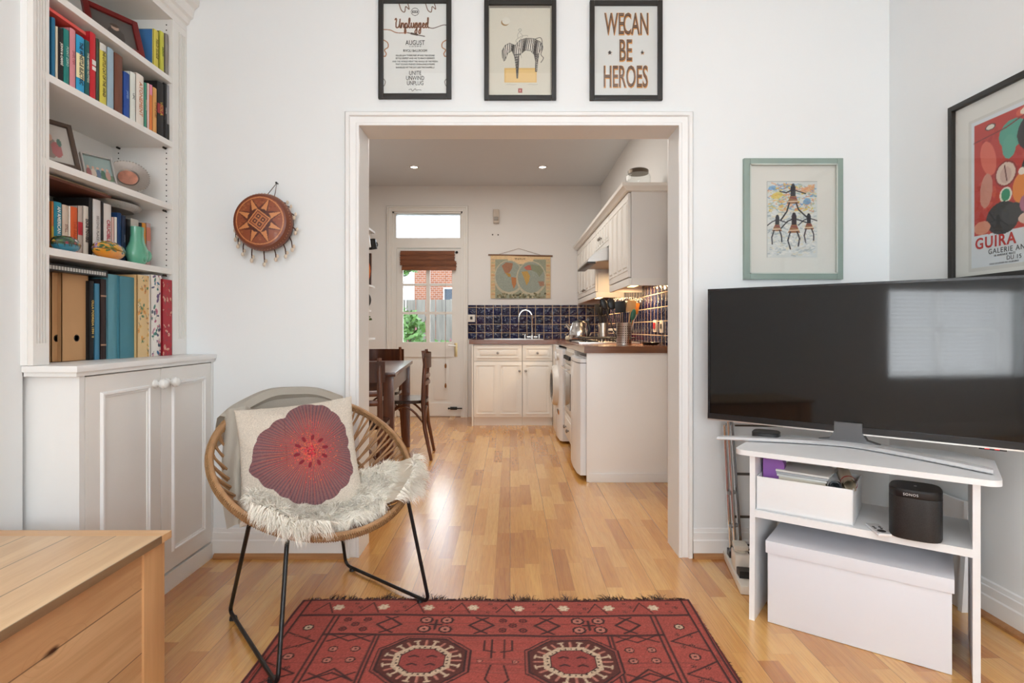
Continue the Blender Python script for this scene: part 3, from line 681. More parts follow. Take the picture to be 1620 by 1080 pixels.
# under-cabinet lights (warm strip lamps)
def strip_light(label, y0, y1, z, power):
    t = thing('under_cabinet_light', label, 'light', (.93, (y0+y1)/2, z), 0, 'warm strip lights beneath the wall cabinets')
    G().box(.90, .96, y0, y1, z-.012, z, .003).build('housing', mat('lamp_body', '#e8dcc8', .4), t)
    G().box(.905, .955, y0+.01, y1-.01, z-.015, z-.012).build('diffuser', mat('lamp_glow', '#ffd9a0', .5, emit='#ffc27a', es=9), t)
    a = area('strip_lamp', (.93, (y0+y1)/2, z-.02), (0, 0, 0), .05, y1-y0-.02, power, (1, .68, .36)); a.parent = t; a.matrix_parent_inverse = wm(t).inverted()
strip_light('warm strip light under the wall cabinet nearest the opening', 3.95, 4.40, 1.366, 6)
strip_light('warm strip light under the far corner wall cabinet', 5.35, 6.1, 1.366, 5)
strip_light('warm lamp inside the underside of the cooker hood', 4.75, 5.0, 1.568, 3.2)
# downlights
for x, lb in ((-.99, 'recessed ceiling downlight above the kitchen table side'), (.335, 'recessed ceiling downlight above the sink side')):
    t = thing('ceiling_downlight', lb, 'light', (x, 5.87, KZ-.01), 0, 'kitchen ceiling downlights')
    G().lathe([(.034, -.001), (.036, .006), (.045, .007), (.047, 0)], (x, 5.87, KZ), 24, (0, 0, -1)).build('rim', STEEL, t)
    G().lathe([(0, .001), (.033, .001)], (x, 5.87, KZ-.001), 20, (0, 0, -1)).build('bulb', mat('bulb_glow', '#ffffff', .5, emit='#fff2e0', es=14), t)

# ------------------------------------------------------------------ things on the worktop and cabinets
Z = .913
t = thing('kitchen_tap', 'chrome swan-neck mixer tap with cross handles at the sink', 'tap', (.23, 6.42, Z))
pts = [(.25, 6.45, Z)]+[(.25, 6.45, Z+.24)]+[(.25-.075+.075*math.cos(a), 6.44, Z+.24+.09*math.sin(a)) for a in np.linspace(.2, PI*.98, 12)]+[(.10, 6.43, Z+.19)]
G().tube(pts, .011, 10).build('spout', CHROME, t); G().cyl((.19, 6.45, Z+.025), (.31, 6.45, Z+.025), .014).cyl((.25, 6.45, Z), (.25, 6.45, Z+.04), .022).build('body', CHROME, t)
for x in (.17, .33): G().cyl((x, 6.45, Z), (x, 6.45, Z+.05), .012).cyl((x-.035, 6.43, Z+.055), (x+.035, 6.47, Z+.055), .006).cyl((x-.02, 6.48, Z+.055), (x+.02, 6.42, Z+.055), .006).build('cross_handle', CHROME, t)
t = thing('kitchen_sink', 'steel inset sink in the worktop under the mixer tap', 'sink', (.1, 6.3, Z))
g = G(); g.box(-.28, .36, 6.10, 6.14, Z, Z+.006, .002); g.box(-.28, .36, 6.48, 6.52, Z, Z+.006, .002); g.box(-.28, -.24, 6.14, 6.48, Z, Z+.006); g.box(.32, .36, 6.14, 6.48, Z, Z+.006); g.build('rim', STEEL, t)
G().box(-.24, .32, 6.14, 6.48, Z, Z+.002).build('bowl', mat('sink_bowl', (.3, .3, .3), .35, 1), t)
def on(px, Y): return (px-807)*Y/F
# gas hob
t = thing('gas_hob', 'steel gas hob with black pan supports on the right worktop', 'hob', (.77, 4.75, Z))
G().box(.54, 1.02, 4.46, 5.02, Z, Z+.012, .003).build('hob_plate', STEEL, t)
for x in (.67, .89):
    for y in (4.60, 4.88):
        G().lathe([(.045, 0), (.045, .012), (.03, .016), (0, .016)], (x, y, Z+.012), 18).build('burner', BLACK, t)
        g = G()
        for k in range(4):
            a = k*PI/2+PI/4; g.box(x-.004, x+.004, y-.004, y+.004, Z+.012, Z+.013)
            g.tube([(x+.10*math.cos(a), y+.10*math.sin(a), Z+.012), (x+.10*math.cos(a), y+.10*math.sin(a), Z+.045), (x+.03*math.cos(a), y+.03*math.sin(a), Z+.045)], .005, 6)
        g.tube([(x-.10, y-.10, Z+.043), (x+.10, y-.10, Z+.043), (x+.10, y+.10, Z+.043), (x-.10, y+.10, Z+.043)], .005, 6, closed=True); g.build('pan_support', BLACK, t)
# kettle
kx, ky = .64, 5.30
t = thing('electric_kettle', 'polished steel kettle with black handle on the right worktop', 'kettle', (kx, ky, Z))
G().lathe([(0, .02), (.085, .02), (.092, .04), (.09, .10), (.07, .15), (.062, .175)], (kx, ky, Z), 28).build('body', CHROME, t)
G().lathe([(.085, 0), (.09, .004), (.088, .02), (0, .02)], (kx, ky, Z), 24).build('base', BLACK, t)
G().lathe([(.062, .175), (.05, .19), (.018, .194), (.014, .205), (0, .208)], (kx, ky, Z), 22).build('lid', BLACK, t)
G().tube([(kx+.05, ky-.05, Z+.19), (kx+.075, ky-.075, Z+.18), (kx+.09, ky-.09, Z+.11), (kx+.075, ky-.075, Z+.04)], [.011, .013, .012, .01], 10).build('handle', BLACK, t)
G().tube([(kx-.07, ky+.02, Z+.11), (kx-.10, ky+.03, Z+.14), (kx-.115, ky+.035, Z+.165)], [.022, .015, .010], 10).build('spout', CHROME, t)
# knife / small utensil pot behind
def utensil(t, x, y, z0, dx, dy, L, head, m=None, hw=.028):
    m = m or BLACK; d = Vector((dx, dy, 1)).normalized(); p = Vector((x, y, z0)); q = p+d*L
    g = G(); g.tube([p, p+d*L*.7, q], [.005, .004, .004], 6); s_ = d.cross(Vector((0, 1, 0))).normalized()
    if head == 'spoon': g.M = Matrix.Translation(q+d*.03) @ frameM((0, 0, 0), s_, d).to_4x4(); g.ball((0, 0, 0), (hw, .042, .009), 12, 8)
    elif head == 'turner': g.M = frameM(q+d*.03, s_, d); g.box(-hw, hw, -.03, .05, -.002, .002, .001)
    elif head == 'whisk':
        for k in range(5):
            a = k*PI/5; u = (s_*math.cos(a)+d.cross(s_)*math.sin(a))
            g.tube([q+u*.003]+[q+d*(.045-.045*math.cos(b))+u*.024*math.sin(b) for b in np.linspace(.3, 2*PI-.3, 9)], .0012, 5)
    return g.build('utensil', m, t)
t = thing('utensil_pot', 'plain steel pot of small black utensils behind the hob', 'utensil pot', (.86, 5.25, Z))
G().lathe([(0, .003), (.045, .003), (.045, .17), (.042, .17), (.042, .006), (0, .006)], (.86, 5.25, Z), 20).build('pot', STEEL, t)
for k in range(6): utensil(t, .86+.02*math.cos(k), 5.25+.02*math.sin(k*2), Z+.01, random.uniform(-.25, .2), random.uniform(-.1, .1), .22+.02*(k % 3), ['whisk', 'spoon', 'turner'][k % 3], hw=.018)
# storage jar with clip lid
t = thing('glass_storage_jar', 'small glass storage jar with pale lid beside the utensil pot', 'jar', (.93, 5.12, Z))
G().lathe([(0, .002), (.055, .002), (.058, .01), (.058, .085), (.045, .10), (.042, .10), (.054, .083), (.054, .012), (0, .006)], (.93, 5.12, Z), 22).build('jar_body', GLASS, t)
G().lathe([(0, .12), (.04, .12), (.05, .112), (.05, .10), (0, .10)], (.93, 5.12, Z), 20).build('lid', mat('jar_lid', '#cfc7bd', .3), t)
t = thing('spice_tin', 'white tin with a red band standing behind the hob', 'tin', (.985, 4.98, Z))
G().lathe([(0, 0), (.032, 0), (.032, .11), (0, .11)], (.985, 5.08, Z), 20).build('tin', mat('tin_white', '#d9d0c6', .4), t); G().lathe([(.0325, .02), (.0325, .075)], (.985, 5.08, Z), 20).build('label_band', mat('red_plastic', '#b3202c', .35), t)
# perforated utensil holder
ux, uy = .80, 4.0
n = N('perforated_steel'); tc = n.n('ShaderNodeTexCoord'); sp = n.n('ShaderNodeSeparateXYZ', {0: tc.outputs['Object']})
ang = n.math('MULTIPLY', n.math('ARCTAN2', sp.outputs[1], sp.outputs[0]), 22/(2*PI)); fa = n.math('SUBTRACT', n.math('FRACT', ang), .5); fz_ = n.math('SUBTRACT', n.math('FRACT', n.math('DIVIDE', sp.outputs[2], .0155)), .5)
dd = n.math('SQRT', n.math('ADD', n.math('POWER', fa, 2), n.math('POWER', fz_, 2))); hole = n.math('MULTIPLY', n.math('LESS_THAN', dd, .24), n.math('MULTIPLY', n.math('GREATER_THAN', sp.outputs[2], .018), n.math('LESS_THAN', sp.outputs[2], .14)))
n.out(Base_Color=n.mix(hole, (.62, .60, .58), (.02, .02, .02)), Metallic=1.0, Roughness=.28)
t = thing('utensil_holder', 'perforated steel cylinder holding cooking utensils at the worktop end', 'utensil holder', (ux, uy, Z))
g = G().lathe([(0, .003), (.052, .003), (.053, .008), (.053, .158), (.054, .16), (.05, .16), (.05, .01), (0, .006)], (0, 0, 0), 40); g.build('cylinder', n.m, t, world=False)
for dx, dy, L, hd, m, hw in ((-.38, .0, .27, 'spoon', BLACK, .026), (-.22, .06, .26, 'spoon', BLACK, .034), (-.08, -.05, .22, 'turner', BLACK, .036), (.02, .1, .24, 'spoon', BLACK, .03), (.14, -.02, .23, 'turner', wood('spatula_wood', '#c8955a', '#e0b57c', 2), .032), (.26, .05, .22, 'turner', mat('amber_plastic', '#c77a2a', .4), .02), (.2, -.1, .18, 'spoon', mat('green_plastic', '#2f6a55', .4), .018), (.3, .12, .2, 'spoon', STEEL, .016)):
    utensil(t, ux+dx*.09, uy+dy*.09, Z+.01, dx, dy, L, hd, m, hw)
t = thing('black_dish', 'shallow black dish on the worktop under the sockets', 'dish', (.98, 3.97, Z))
G().lathe([(0, .004), (.05, .004), (.065, .022), (.062, .022), (.048, .008), (0, .008)], (.98, 3.97, Z), 24).build('dish', mat('dark_glaze', '#241a18', .2), t)
for k, (x, y, lb) in enumerate(((.56, 5.45, 'larger'), (.615, 5.36, 'smaller'))):
    t = thing('garlic_bulb', lb+' pale garlic bulb on the worktop in front of the kettle', 'garlic', (x, y, Z)); r = .034-.008*k
    g = G(); 
    for j in range(7): g.ball((x+r*.45*math.cos(j*.9), y+r*.45*math.sin(j*.9), Z+r*.75), (r*.55, r*.55, r*.75), 10, 8)
    g.build('cloves', mat('garlic_skin', '#d8ccb4', .6, var=.15, vs=40), t); G().cyl((x, y, Z+r*1.3), (x+.005, y, Z+r*1.9), .006, .003, 8).build('neck', mat('garlic_skin', '#d8ccb4', .6), t)
t = thing('glass_canister', 'large clear glass jar with dark metal lid on top of the wall cabinets', 'jar', (.88, 3.92, 1.99))
G().lathe([(0, .0), (.082, .0), (.086, .008), (.086, .085), (.078, .105), (.068, .112), (.065, .108), (.075, .1), (.082, .083), (.082, .01), (0, .006)], (.885, 3.93, 1.991), 32).build('jar_body', GLASS, t)
G().lathe([(.0, .138), (.06, .138), (.07, .13), (.07, .108), (0, .108)], (.885, 3.93, 1.991), 30).build('lid', mat('bronze_lid', (.16, .13, .10), .35, 1), t)
t = thing('glass_bottle', 'small glass bottle lying back on top of the wall cabinets', 'bottle', (.83, 4.66, 1.99))
G().lathe([(0, 0), (.03, 0), (.03, .06), (.012, .085), (.012, .11)], (.86, 4.62, 1.991), 18).build('bottle_body', glass('smoky_glass', (.6, .58, .55)), t); G().cyl((.86, 4.62, 2.10), (.86, 4.62, 2.125), .014).build('cap', STEEL, t)

# ------------------------------------------------------------------ kitchen left wall shelves
def wshelf(z, y1, label):
    t = thing('wall_shelf', label, 'shelf', (-1.6, 5.5, z), 0, 'white shelves on the kitchen left wall')
    G().box(KL, -1.475, 4.6, y1, z-.022, z, .002).build('board', GLOSSW, t)
    for y in (4.9, y1-.15): G().prism([(KL, z-.022), (KL+.15, z-.022), (KL+.14, z-.035), (KL+.02, z-.13), (KL, z-.13)], y, y+.02, 'y').build('bracket', GLOSSW, t)
wshelf(2.09, 6.22, 'topmost white shelf on the kitchen left wall above hanging mugs'); wshelf(1.495, 6.22, 'middle white shelf carrying the painted tray'); wshelf(.935, 6.22, 'lowest white shelf beside the kitchen table')
def mug(label, x, y, z, m, s=1):
    t = thing('hanging_mug', label, 'mug', (x, y, z), R(35)); 
    G().lathe([(0, .0), (.036*s, .0), (.043*s, .01), (.045*s, .1*s), (.041*s, .1*s), (.038*s, .012), (0, .008)], (0, 0, 0), 22, (.15, 0, -1)).build('cup', m, t, world=False)
    G().tube([(.0+.043*math.cos(a)*0+.04+.03*math.sin(a), 0, -.05*s+.03*math.cos(a)) for a in np.linspace(.1, PI-.1, 9)], .006, 8).build('handle', m, t, world=False)
    G().tube([(x, y, 2.066), (x, y, z+.035), (x, y, z+.01)], .0025, 6).build('hook', CHROME, t)
mug('white mug hanging under the top kitchen shelf', -1.545, 6.0, 2.02, mat('white_glaze', '#d8d6d2', .2), 1.35)
mug('black mug hanging under the top kitchen shelf beyond the white one', -1.50, 6.15, 2.0, mat('black_glaze', '#1c1a1a', .2), 1.1)
t = thing('painted_tray', 'brown wooden tray with orange painted ornament standing on the middle kitchen shelf', 'tray', (-1.55, 6.1, 1.495))
cv = Canvas(.24, .34, 70, 100, '#5a3018'); 
for k in range(9): cv.rect(.012+k*.018, .014+k*.018, 0, .34, '#3c1f10')
cv.rect(.17, .24, 0, .34, '#2a1c16'); cv.ell(.205, .15, .032, .10, '#c05a22'); cv.ell(.205, .15, .02, .075, '#d8a23c'); cv.ell(.205, .15, .01, .05, '#7a2c16'); cv.ell(.2, .29, .02, .025, '#a8a49a')
G().box(-1.735, -1.487, 6.09, 6.115, 1.495, 1.84, .004).build('board', wood('tray_wood', '#4a2814', '#7a4424', 2), t)
cv.mesh('painted_face', lambda X, Y: (-1.731+X, 6.089+0*X, 1.498+Y), attr_mat('paint_face', .4), t)
t = thing('dark_plate', 'dark grey plate propped beneath the middle kitchen shelf', 'plate', (-1.56, 6.0, 1.22))
G().box(-1.73, -1.49, 5.94, 6.10, 1.215, 1.23).build('narrow_ledge', GLOSSW, t)
G().lathe([(0, .0), (.06, .0), (.1, .012), (.103, .014), (.1, .018), (.06, .006), (0, .006)], (-1.585, 6.06, 1.335), 28, (.3, -1, .15)).build('plate', mat('grey_glaze', '#4d4a48', .3), t)
t = thing('flower_vase', 'small vase of pink flowers on the ledge beneath the plate', 'vase', (-1.56, 5.97, 1.0))
G().lathe([(0, 0), (.03, 0), (.04, .05), (.02, .10), (.024, .12)], (-1.58, 5.9, .936), 18).build('vase', mat('white_glaze', '#d8d6d2', .2), t)
g = G(); 
for k in range(26):
    p = Vector((-1.535+random.gauss(0, .035), 5.9+random.gauss(0, .03), 1.20+random.gauss(0, .04))); a = Vector(rng.normal(size=3)).normalized(); b = a.orthogonal()
    g.f([g.v(p-a*.03), g.v(p+b*.014), g.v(p+a*.03), g.v(p-b*.014)])
g.build('leaves', LEAF, t, recalc=False, smooth=0)
for k in range(5): 
    q = (-1.54+.03*math.cos(k*1.3), 5.88+.02*math.sin(k), 1.17+.018*k)
    G().ball(q, .026, 10, 7).build('blossom', PETAL, t); G().tube([(-1.58, 5.9, 1.04), q], .002, 5).build('stem', LEAF, t)
# ------------------------------------------------------------------ kitchen table and chairs
DW = wood('dark_table_wood', '#3a1c10', '#6b3a20', 1, .28, coat=.3); DWX = wood('dark_table_wood_x', '#3a1c10', '#6b3a20', 0, .28, coat=.3); DWZ = wood('dark_chair_wood', '#46220f', '#7c4422', 2, .3, coat=.3)
t = thing('dining_table', 'dark brown wooden kitchen table with square legs', 'table', (-.80, 4.35, 0), R(5.3))
# local: right edge x=0, table extends to -x
G().box(-.86, 0, -.70, .70, .722, .75, .006).build('tabletop', DW, t, world=False)
for y in (-.62, .62): G().box(-.80, -.06, y-.012, y+.012, .60, .722).build('apron', DWX, t, world=False)
for x in (-.80, -.05): G().box(x-.012, x+.012, -.62, .62, .60, .722).build('apron', DW, t, world=False)
for x in (-.80, -.05):
    for y in (-.63, .63):
        G().box(x-.033, x+.033, y-.033, y+.033, 0, .722, .004).build('leg', DWZ, t, world=False)
def kchair(label, loc, rz):
    """bentwood kitchen chair; local: sitter faces -x, backrest at +x"""
    t = thing('bentwood_chair', label, 'chair', loc, rz, 'dark bentwood chairs round the kitchen table')
    g = G(); pts = []
    for a in np.linspace(0, 2*PI, 33)[:-1]:
        r = 1/(abs(math.cos(a))**3.2+abs(math.sin(a))**3.2)**(1/3.2); pts.append((r*.20*math.cos(a)-.02, r*.195*math.sin(a)))
    g.prism(pts, .445, .47); g.build('seat', mat('seat_dark', '#2c1a14', .22, coat=.5, var=.15), t, world=False)
    for s in (-1, 1):
        G().tube([(.15, s*.165, .86), (.165, s*.168, .75), (.155, s*.170, .6), (.15, s*.17, .45), (.165, s*.175, .25), (.215, s*.18, 0)], [.013, .015, .016, .017, .016, .012], 10).build('leg', DWZ, t, world=False)
        G().tube([(-.17, s*.14, .445), (-.175, s*.145, .25), (-.185, s*.155, 0)], [.018, .016, .012], 10).build('leg', DWZ, t, world=False)
    g = G(); vs = g.grid(lambda u, v: (.158+.045*math.sin(PI*u)+.0, -.20+.40*u, .72+.12*v), 14, 2)
    r = bmesh.ops.solidify(g.bm, geom=g.bm.faces[:], thickness=.018); g.build('top_rail', DWZ, t, world=False)
    for z in (.60, .655): G().tube([(.155+.03*math.sin(PI*u), -.165+.33*u, z) for u in np.linspace(0, 1, 9)], .011, 8, flat=1.6).build('back_slat', DWZ, t, world=False)
    G().tube([(.165+0*u, -.17+.34*u, .25+.15*math.sin(PI*u)) for u in np.linspace(0, 1, 11)], .009, 8).build('bent_brace', DWZ, t, world=False)
    for s in (-1, 1): G().tube([(-.17+.33*u, s*.155, .28+.14*math.sin(PI*u)) for u in np.linspace(0, 1, 11)], .009, 8).build('bent_brace', DWZ, t, world=False)
    return t
kchair('dark bentwood chair tucked under the right side of the kitchen table', (-.845, 4.62, 0), R(4))
kchair('dark bentwood chair at the far end of the kitchen table by the back door', (-1.19, 5.18, 0), R(93))
kchair('dark bentwood chair at the near end of the kitchen table behind the jamb', (-.935, 3.44, 0), R(-86))

# ------------------------------------------------------------------ built-in base cabinet and bookcase
FX = -1.342
t = thing('alcove_cabinet', 'built-in white base cabinet with two panelled doors in the left alcove', 'cabinet', (-1.5, 2.17, 0))
G().box(XA+.005, FX-.02, 1.772, YF-.002, .0, .886).box(FX-.02, FX, 1.772, 1.794, 0, .886).box(FX-.02, FX, 2.556, YF-.002, 0, .886).build('carcass', GLOSSW, t)
G().box(FX-.02, FX+.003, 1.772, YF-.002, 0, .070).build('plinth', SHELFW, t)
g = G(); g.box(XL+.002, FX+.016, 1.742, YF-.002, .896, .916, .004); g.box(XA+.004, XL+.002, 1.755, YF-.002, .896, .916); g.box(XL+.002, FX+.008, 1.75, YF-.002, .882, .897, .004); g.build('cabinet_top', GLOSSW, t)
def cdoor(y0, y1, p0, p1, kn):
    g = G(); g.box(FX-.018, FX, y0, y1, .078, .878, .002); d = g.build('door', SHELFW, t)
    prof = [(0, 0), (.004, .008), (.010, .009), (.013, .004), (.019, .0035), (.02, 0)]
    z0, z1 = .145, .822
    g = G(); g.molding([lambda a, b, k=k: (FX+b, [p0+a, p1-a, p1-a, p0+a, p0+a][k], [z0+a, z0+a, z1-a, z1-a, z0+a][k]) for k in range(5)], prof)
    g.build('panel_moulding', GLOSSW, d)
    G().lathe([(0, 0), (.016, 0), (.015, .006), (.008, .012), (.009, .018), (.017, .024), (.02, .034), (.016, .044), (.008, .049), (0, .05)], (FX, kn, .822), 24, (1, 0, 0)).build('knob', mat('white_china', (.8, .8, .78), .2), d)
cdoor(1.797, 2.186, 1.862, 2.118, 2.150); cdoor(2.190, 2.553, 2.255, 2.500, 2.228)

BX = -1.463
ZA, ZB, ZC, ZD = 2.116, 1.840, 1.5685, 1.289; SH = .024
t = thing('built_in_bookcase', 'tall white built-in bookcase with fluted pilasters above the alcove cabinet', 'bookcase', (-1.6, 2.17, .916))
G().box(XA+.004, XA+.018, 1.757, YF-.002, .917, 2.5).build('back_panel', SHELFW, t)
G().box(XA+.018, BX-.016, 1.757, 1.78, .917, 2.5).build('side_panel', SHELFW, t)
g = G().box(XA+.018, BX-.016, 2.470, YF-.002, .917, 2.5)
g.build('side_panel', SHELFW, t)
g = G()
for y_, x_ in ((2.4695, -1.492), (2.4695, -1.70)):
    for k in range(62):
        z = .98+k*.0232
        if z > 2.36: break
        g.cyl((x_, y_+.0005, z), (x_, y_-.0006, z), .0028, seg=8)
g.build('shelf_pin_holes', mat('hole_dark', '#3a332c', .9), t)
def pilaster(y0, y1, z1, fl0, fl1):
    g = G(); g.box(BX-.018, BX-.005, y0, y1, .917, z1); g.box(BX-.005, BX, y0, fl0, .917, z1); g.box(BX-.005, BX, fl1, y1, .917, z1); g.box(BX-.005, BX, fl0, fl1, .917, .985); g.box(BX-.005, BX, fl0, fl1, z1-.03, z1)
    n = 4; w = (fl1-fl0)/(n*2+1)*.999
    for k in range(n+1):
        a = fl0+k*2*w; g.box(BX-.005, BX, a, a+w, .985, z1-.03)
    g.build('pilaster', SHELFW, t)
pilaster(1.745, 1.806, 2.371, 1.752, 1.80); pilaster(2.466, YF-.002, 2.371, 2.505, 2.565)
G().box(XL-.02, BX-.016, 1.742, 1.757, .917, 2.44).build('side_return', GLOSSW, t)
G().box(XA+.018, BX, 1.745, YF-.002, 2.372, 2.5).build('header', SHELFW, t)
g = G(); prof = [(0, 2.40), (.01, 2.405), (.018, 2.425), (.03, 2.432), (.036, 2.47), (.055, 2.485), (.06, 2.51), (0, 2.51)]
g.molding([lambda a, b: (XL-.0, 1.745-a, b), lambda a, b: (BX+a, 1.745-a, b), lambda a, b: (BX+a, YF-.002, b)], prof); g.build('cornice', SHELFW, t)
for z in (ZA, ZB, ZC, ZD):
    s = G().box(XA+.018, BX-.002, 1.782, 2.469, z-SH, z, .001).build('shelf_board', SHELFW, t)
    for x in (-1.695, -1.495): G().cyl((x, 2.469, z-SH-.004), (x, 2.452, z-SH-.004), .0045, seg=10).build('shelf_peg', mat('hole_dark', '#3a332c', .9), s)

# ------------------------------------------------------------------ books
def bm_(col): return mat('cloth_'+col, '#'+col, .55, bump=.05, bs=200, var=.05, vs=10)
def book(px0, px1, zs, ytop, col, label, X=-1.478, title=None, tcol='f0ece4', depth=.13, lean=0, ht=None, bands=None, bold=0, maxh=.245, tsz=.6, group='books', name='book', xs=.8):
    Xp = -X; y0 = Xp*F/(807-px0); y1 = min(Xp*F/(807-px1), 2.4665); ym = (y0+y1)/2
    top = CZ+(520-ytop)*y0/F if ht is None else zs+ht
    top = min(top, zs+maxh); h = top-zs; w = (y1-y0)*.94
    t = thing(name, label, 'book' if name == 'book' else name.replace('_', ' '), (X, ym, zs), 0, group)
    t.rotation_euler = (R(lean), 0, 0)
    M = bm_(col); g = G(); th = .0018
    g.box(-depth, 0, -w/2, -w/2+th, 0, h); g.box(-depth, 0, w/2-th, w/2, 0, h)
    g.prism([(0, -w/2), (.0025, -w/4), (.0032, 0), (.0025, w/4), (0, w/2), (-.002, w/2), (-.002, -w/2)], 0, h); g.build('cover', M, t, world=False)
    G().box(-depth+.003, -.0022, -w/2+th, w/2-th, .003, h-.004).build('page_block', PAGES, t, world=False)
    for (a, b, c) in (bands or []):
        G().prism([(.0006, -w/2+.0003), (.0031, -w/4), (.0038, 0), (.0031, w/4), (.0006, w/2-.0003)], a*h, b*h).build('spine_band', bm_(c), t, world=False)
    if title:
        # spine text reads downwards: local right = -z, up = +y (towards the far side)
        sz = min(w*tsz, .03); M4 = frameM((.0042, 0, h*.52), (0, 0, -1), (0, 1, 0))
        bpy_w = len(title)*sz*.62; k = min(xs, h*.86/bpy_w)
        o = txt(title, sz, M4, bm_(tcol), None, 'title', xs=k, bold=bold*sz*2); o.parent = t
    return t
B = 'books on the second shelf from the top'
book(81, 87.5, ZB, 22, '1f6f96', 'thin blue book at the left end of the second shelf, left of the black spine', group=B, ht=.195)
book(87.6, 91, ZB, 41, 'd9cdb4', 'slim cream paperback beside the black spine reading JOHN le CARRE', group=B)
book(91.2, 100, ZB, 42, '17181a', 'black paperback reading JOHN le CARRE down its spine', title='JOHN le CARRÉ', tcol='f2efe6', group=B, bold=.01)
book(100.2, 109.5, ZB, 44, '1a7f78', 'teal green hardback between the black and the pink spines', title='POINT ZERO', tcol='bfe0d6', group=B)
book(109.8, 119.5, ZB, 43, 'd98f96', 'faded pink paperback between the teal and the bright blue books', title='SHELTER', tcol='b0606a', group=B)
book(119.8, 133.5, ZB, 53, '2aa2d4', 'bright blue paperback with a cream sun on its spine', title='THE WHISTLE ELECTRIC', tcol='1a2a3a', bands=[(.25, .68, 'efe6b4')], group=B, bold=.01)
book(133.8, 141.5, ZB, 62, '155a5c', 'dark green paperback reading THE HERMES NUTMEG', title='THE HERMES NUTMEG', tcol='e8ecd8', group=B)
book(141.7, 151.5, ZB, 49, 'c8202c', 'red and white checkered paperback standing taller than its neighbours', title='IIII III', tcol='f4f0ea', group=B, tsz=.8, bold=.03)
book(151.8, 156.5, ZB, 60, '3a4a3c', 'thin dark green book left of the yellow spine', group=B)
book(157, 168.5, ZB, 66, 'd8cc54', 'yellow paperback with black lettering and a white top', title='THE LITTLE CAT OF THE WIND', tcol='2a2a20', bands=[(.88, 1, 'd6d6d2')], group=B)
book(169, 180, ZB, 73, '9db6c6', 'pale blue-grey hardback with a plain spine', group=B)
book(180.5, 194, ZB, 82, '70402c', 'brown leather-look book with a plain spine', group=B)
book(195, 205, ZB, 112, '1f4a9c', 'royal blue paperback with a small white emblem at its foot', title='JAMES', tcol='8fb0e0', group=B, tsz=.4)
book(205.3, 214.5, ZB, 112, 'dfe4dc', 'white paperback reading UPC beside the royal blue spine', title='UPC', tcol='4a4a4a', group=B, tsz=.5)
book(214.8, 227.5, ZB, 114, 'e8dfd4', 'cream paperback with orange lettering reading ATONEMENT', title='ATONEMENT', tcol='c9743c', group=B)
book(227.8, 232.2, ZB, 130, '3f8a74', 'slim green paperback right of the ATONEMENT spine', title='GREEN LINE', tcol='e0dcc0', group=B)
book(232.5, 236, ZB, 131, 'e6c6c0', 'very thin pale pink booklet among the small paperbacks', group=B)
book(236.3, 241, ZB, 133, 'df7f3c', 'slim bright orange paperback with a pink top', bands=[(.78, 1, 'e08aa0')], group=B)
book(241.3, 248, ZB, 137, 'd9a05c', 'light tan orange paperback left of the thick black book', title='LITTLE LIES', tcol='8a5a2a', group=B)
book(248.4, 259, ZB, 127, '1c1a1b', 'thick black paperback with a red emblem and yellow title', title='VIOLA', tcol='c9b24a', bands=[(.42, .6, 'a03038')], group=B)
book(259.3, 263.5, ZB, 131, '111113', 'thin glossy black book right of the emblem spine', group=B, title='WHITE', tcol='dcdcdc')
book(263.8, 270, ZB, 134, '8d8d90', 'grey book against the right end of the second shelf', bands=[(0, .3, '232323')], group=B)
o = thing('book', 'red and pink book lying flat on top of the left books of the second shelf', 'book', (-1.53, 1.88, ZB+.2), 0, B)
G().box(-1.62, -1.472, 1.79, 1.972, ZB+.207, ZB+.2085).box(-1.62, -1.472, 1.79, 1.972, ZB+.216, ZB+.2175).box(-1.4735, -1.471, 1.79, 1.972, ZB+.207, ZB+.2175).build('cover', bm_('e0564e'), o)
G().box(-1.617, -1.4738, 1.793, 1.969, ZB+.2085, ZB+.216).build('page_block', PAGES, o)
# top shelf
A_ = 'books on the top shelf'
book(243, 250.5, ZA, 45, 'd9cc5a', 'yellow-spined book with a plain blue cover on the top shelf', title='FIELD GUIDE', tcol='6a6020', group=A_, X=-1.48, depth=.14)
o = bpy.data.objects[-1] if False else None
def cover_face(bk, col):
    g = G(); w = max(abs(v.co.y) for v in bk.children[0].data.vertices); h = max(v.co.z for v in bk.children[0].data.vertices)
    g.box(-.139, -.006, -w-.0006, -w, .001, h-.001); g.build('front_cover', bm_(col), bk, world=False)
bks = [x for x in bpy.data.objects if x.get('group') == A_]; cover_face(bks[0], '3a6ea4')
book(253, 259.5, ZA, 48, 'c9c84a', 'yellow-green spined book with a dark fiery cover on the top shelf', title='SAFARI', tcol='3a5a20', group=A_, X=-1.478, depth=.13)
bks = [x for x in bpy.data.objects if x.get('group') == A_]; cover_face([b for b in bks if 'fiery' in b['label']][0], '3c2a26')
book(261, 266, ZA, 52, '8d857c', 'thin taupe book leaning at the right end of the top shelf', group=A_, X=-1.478, depth=.12)
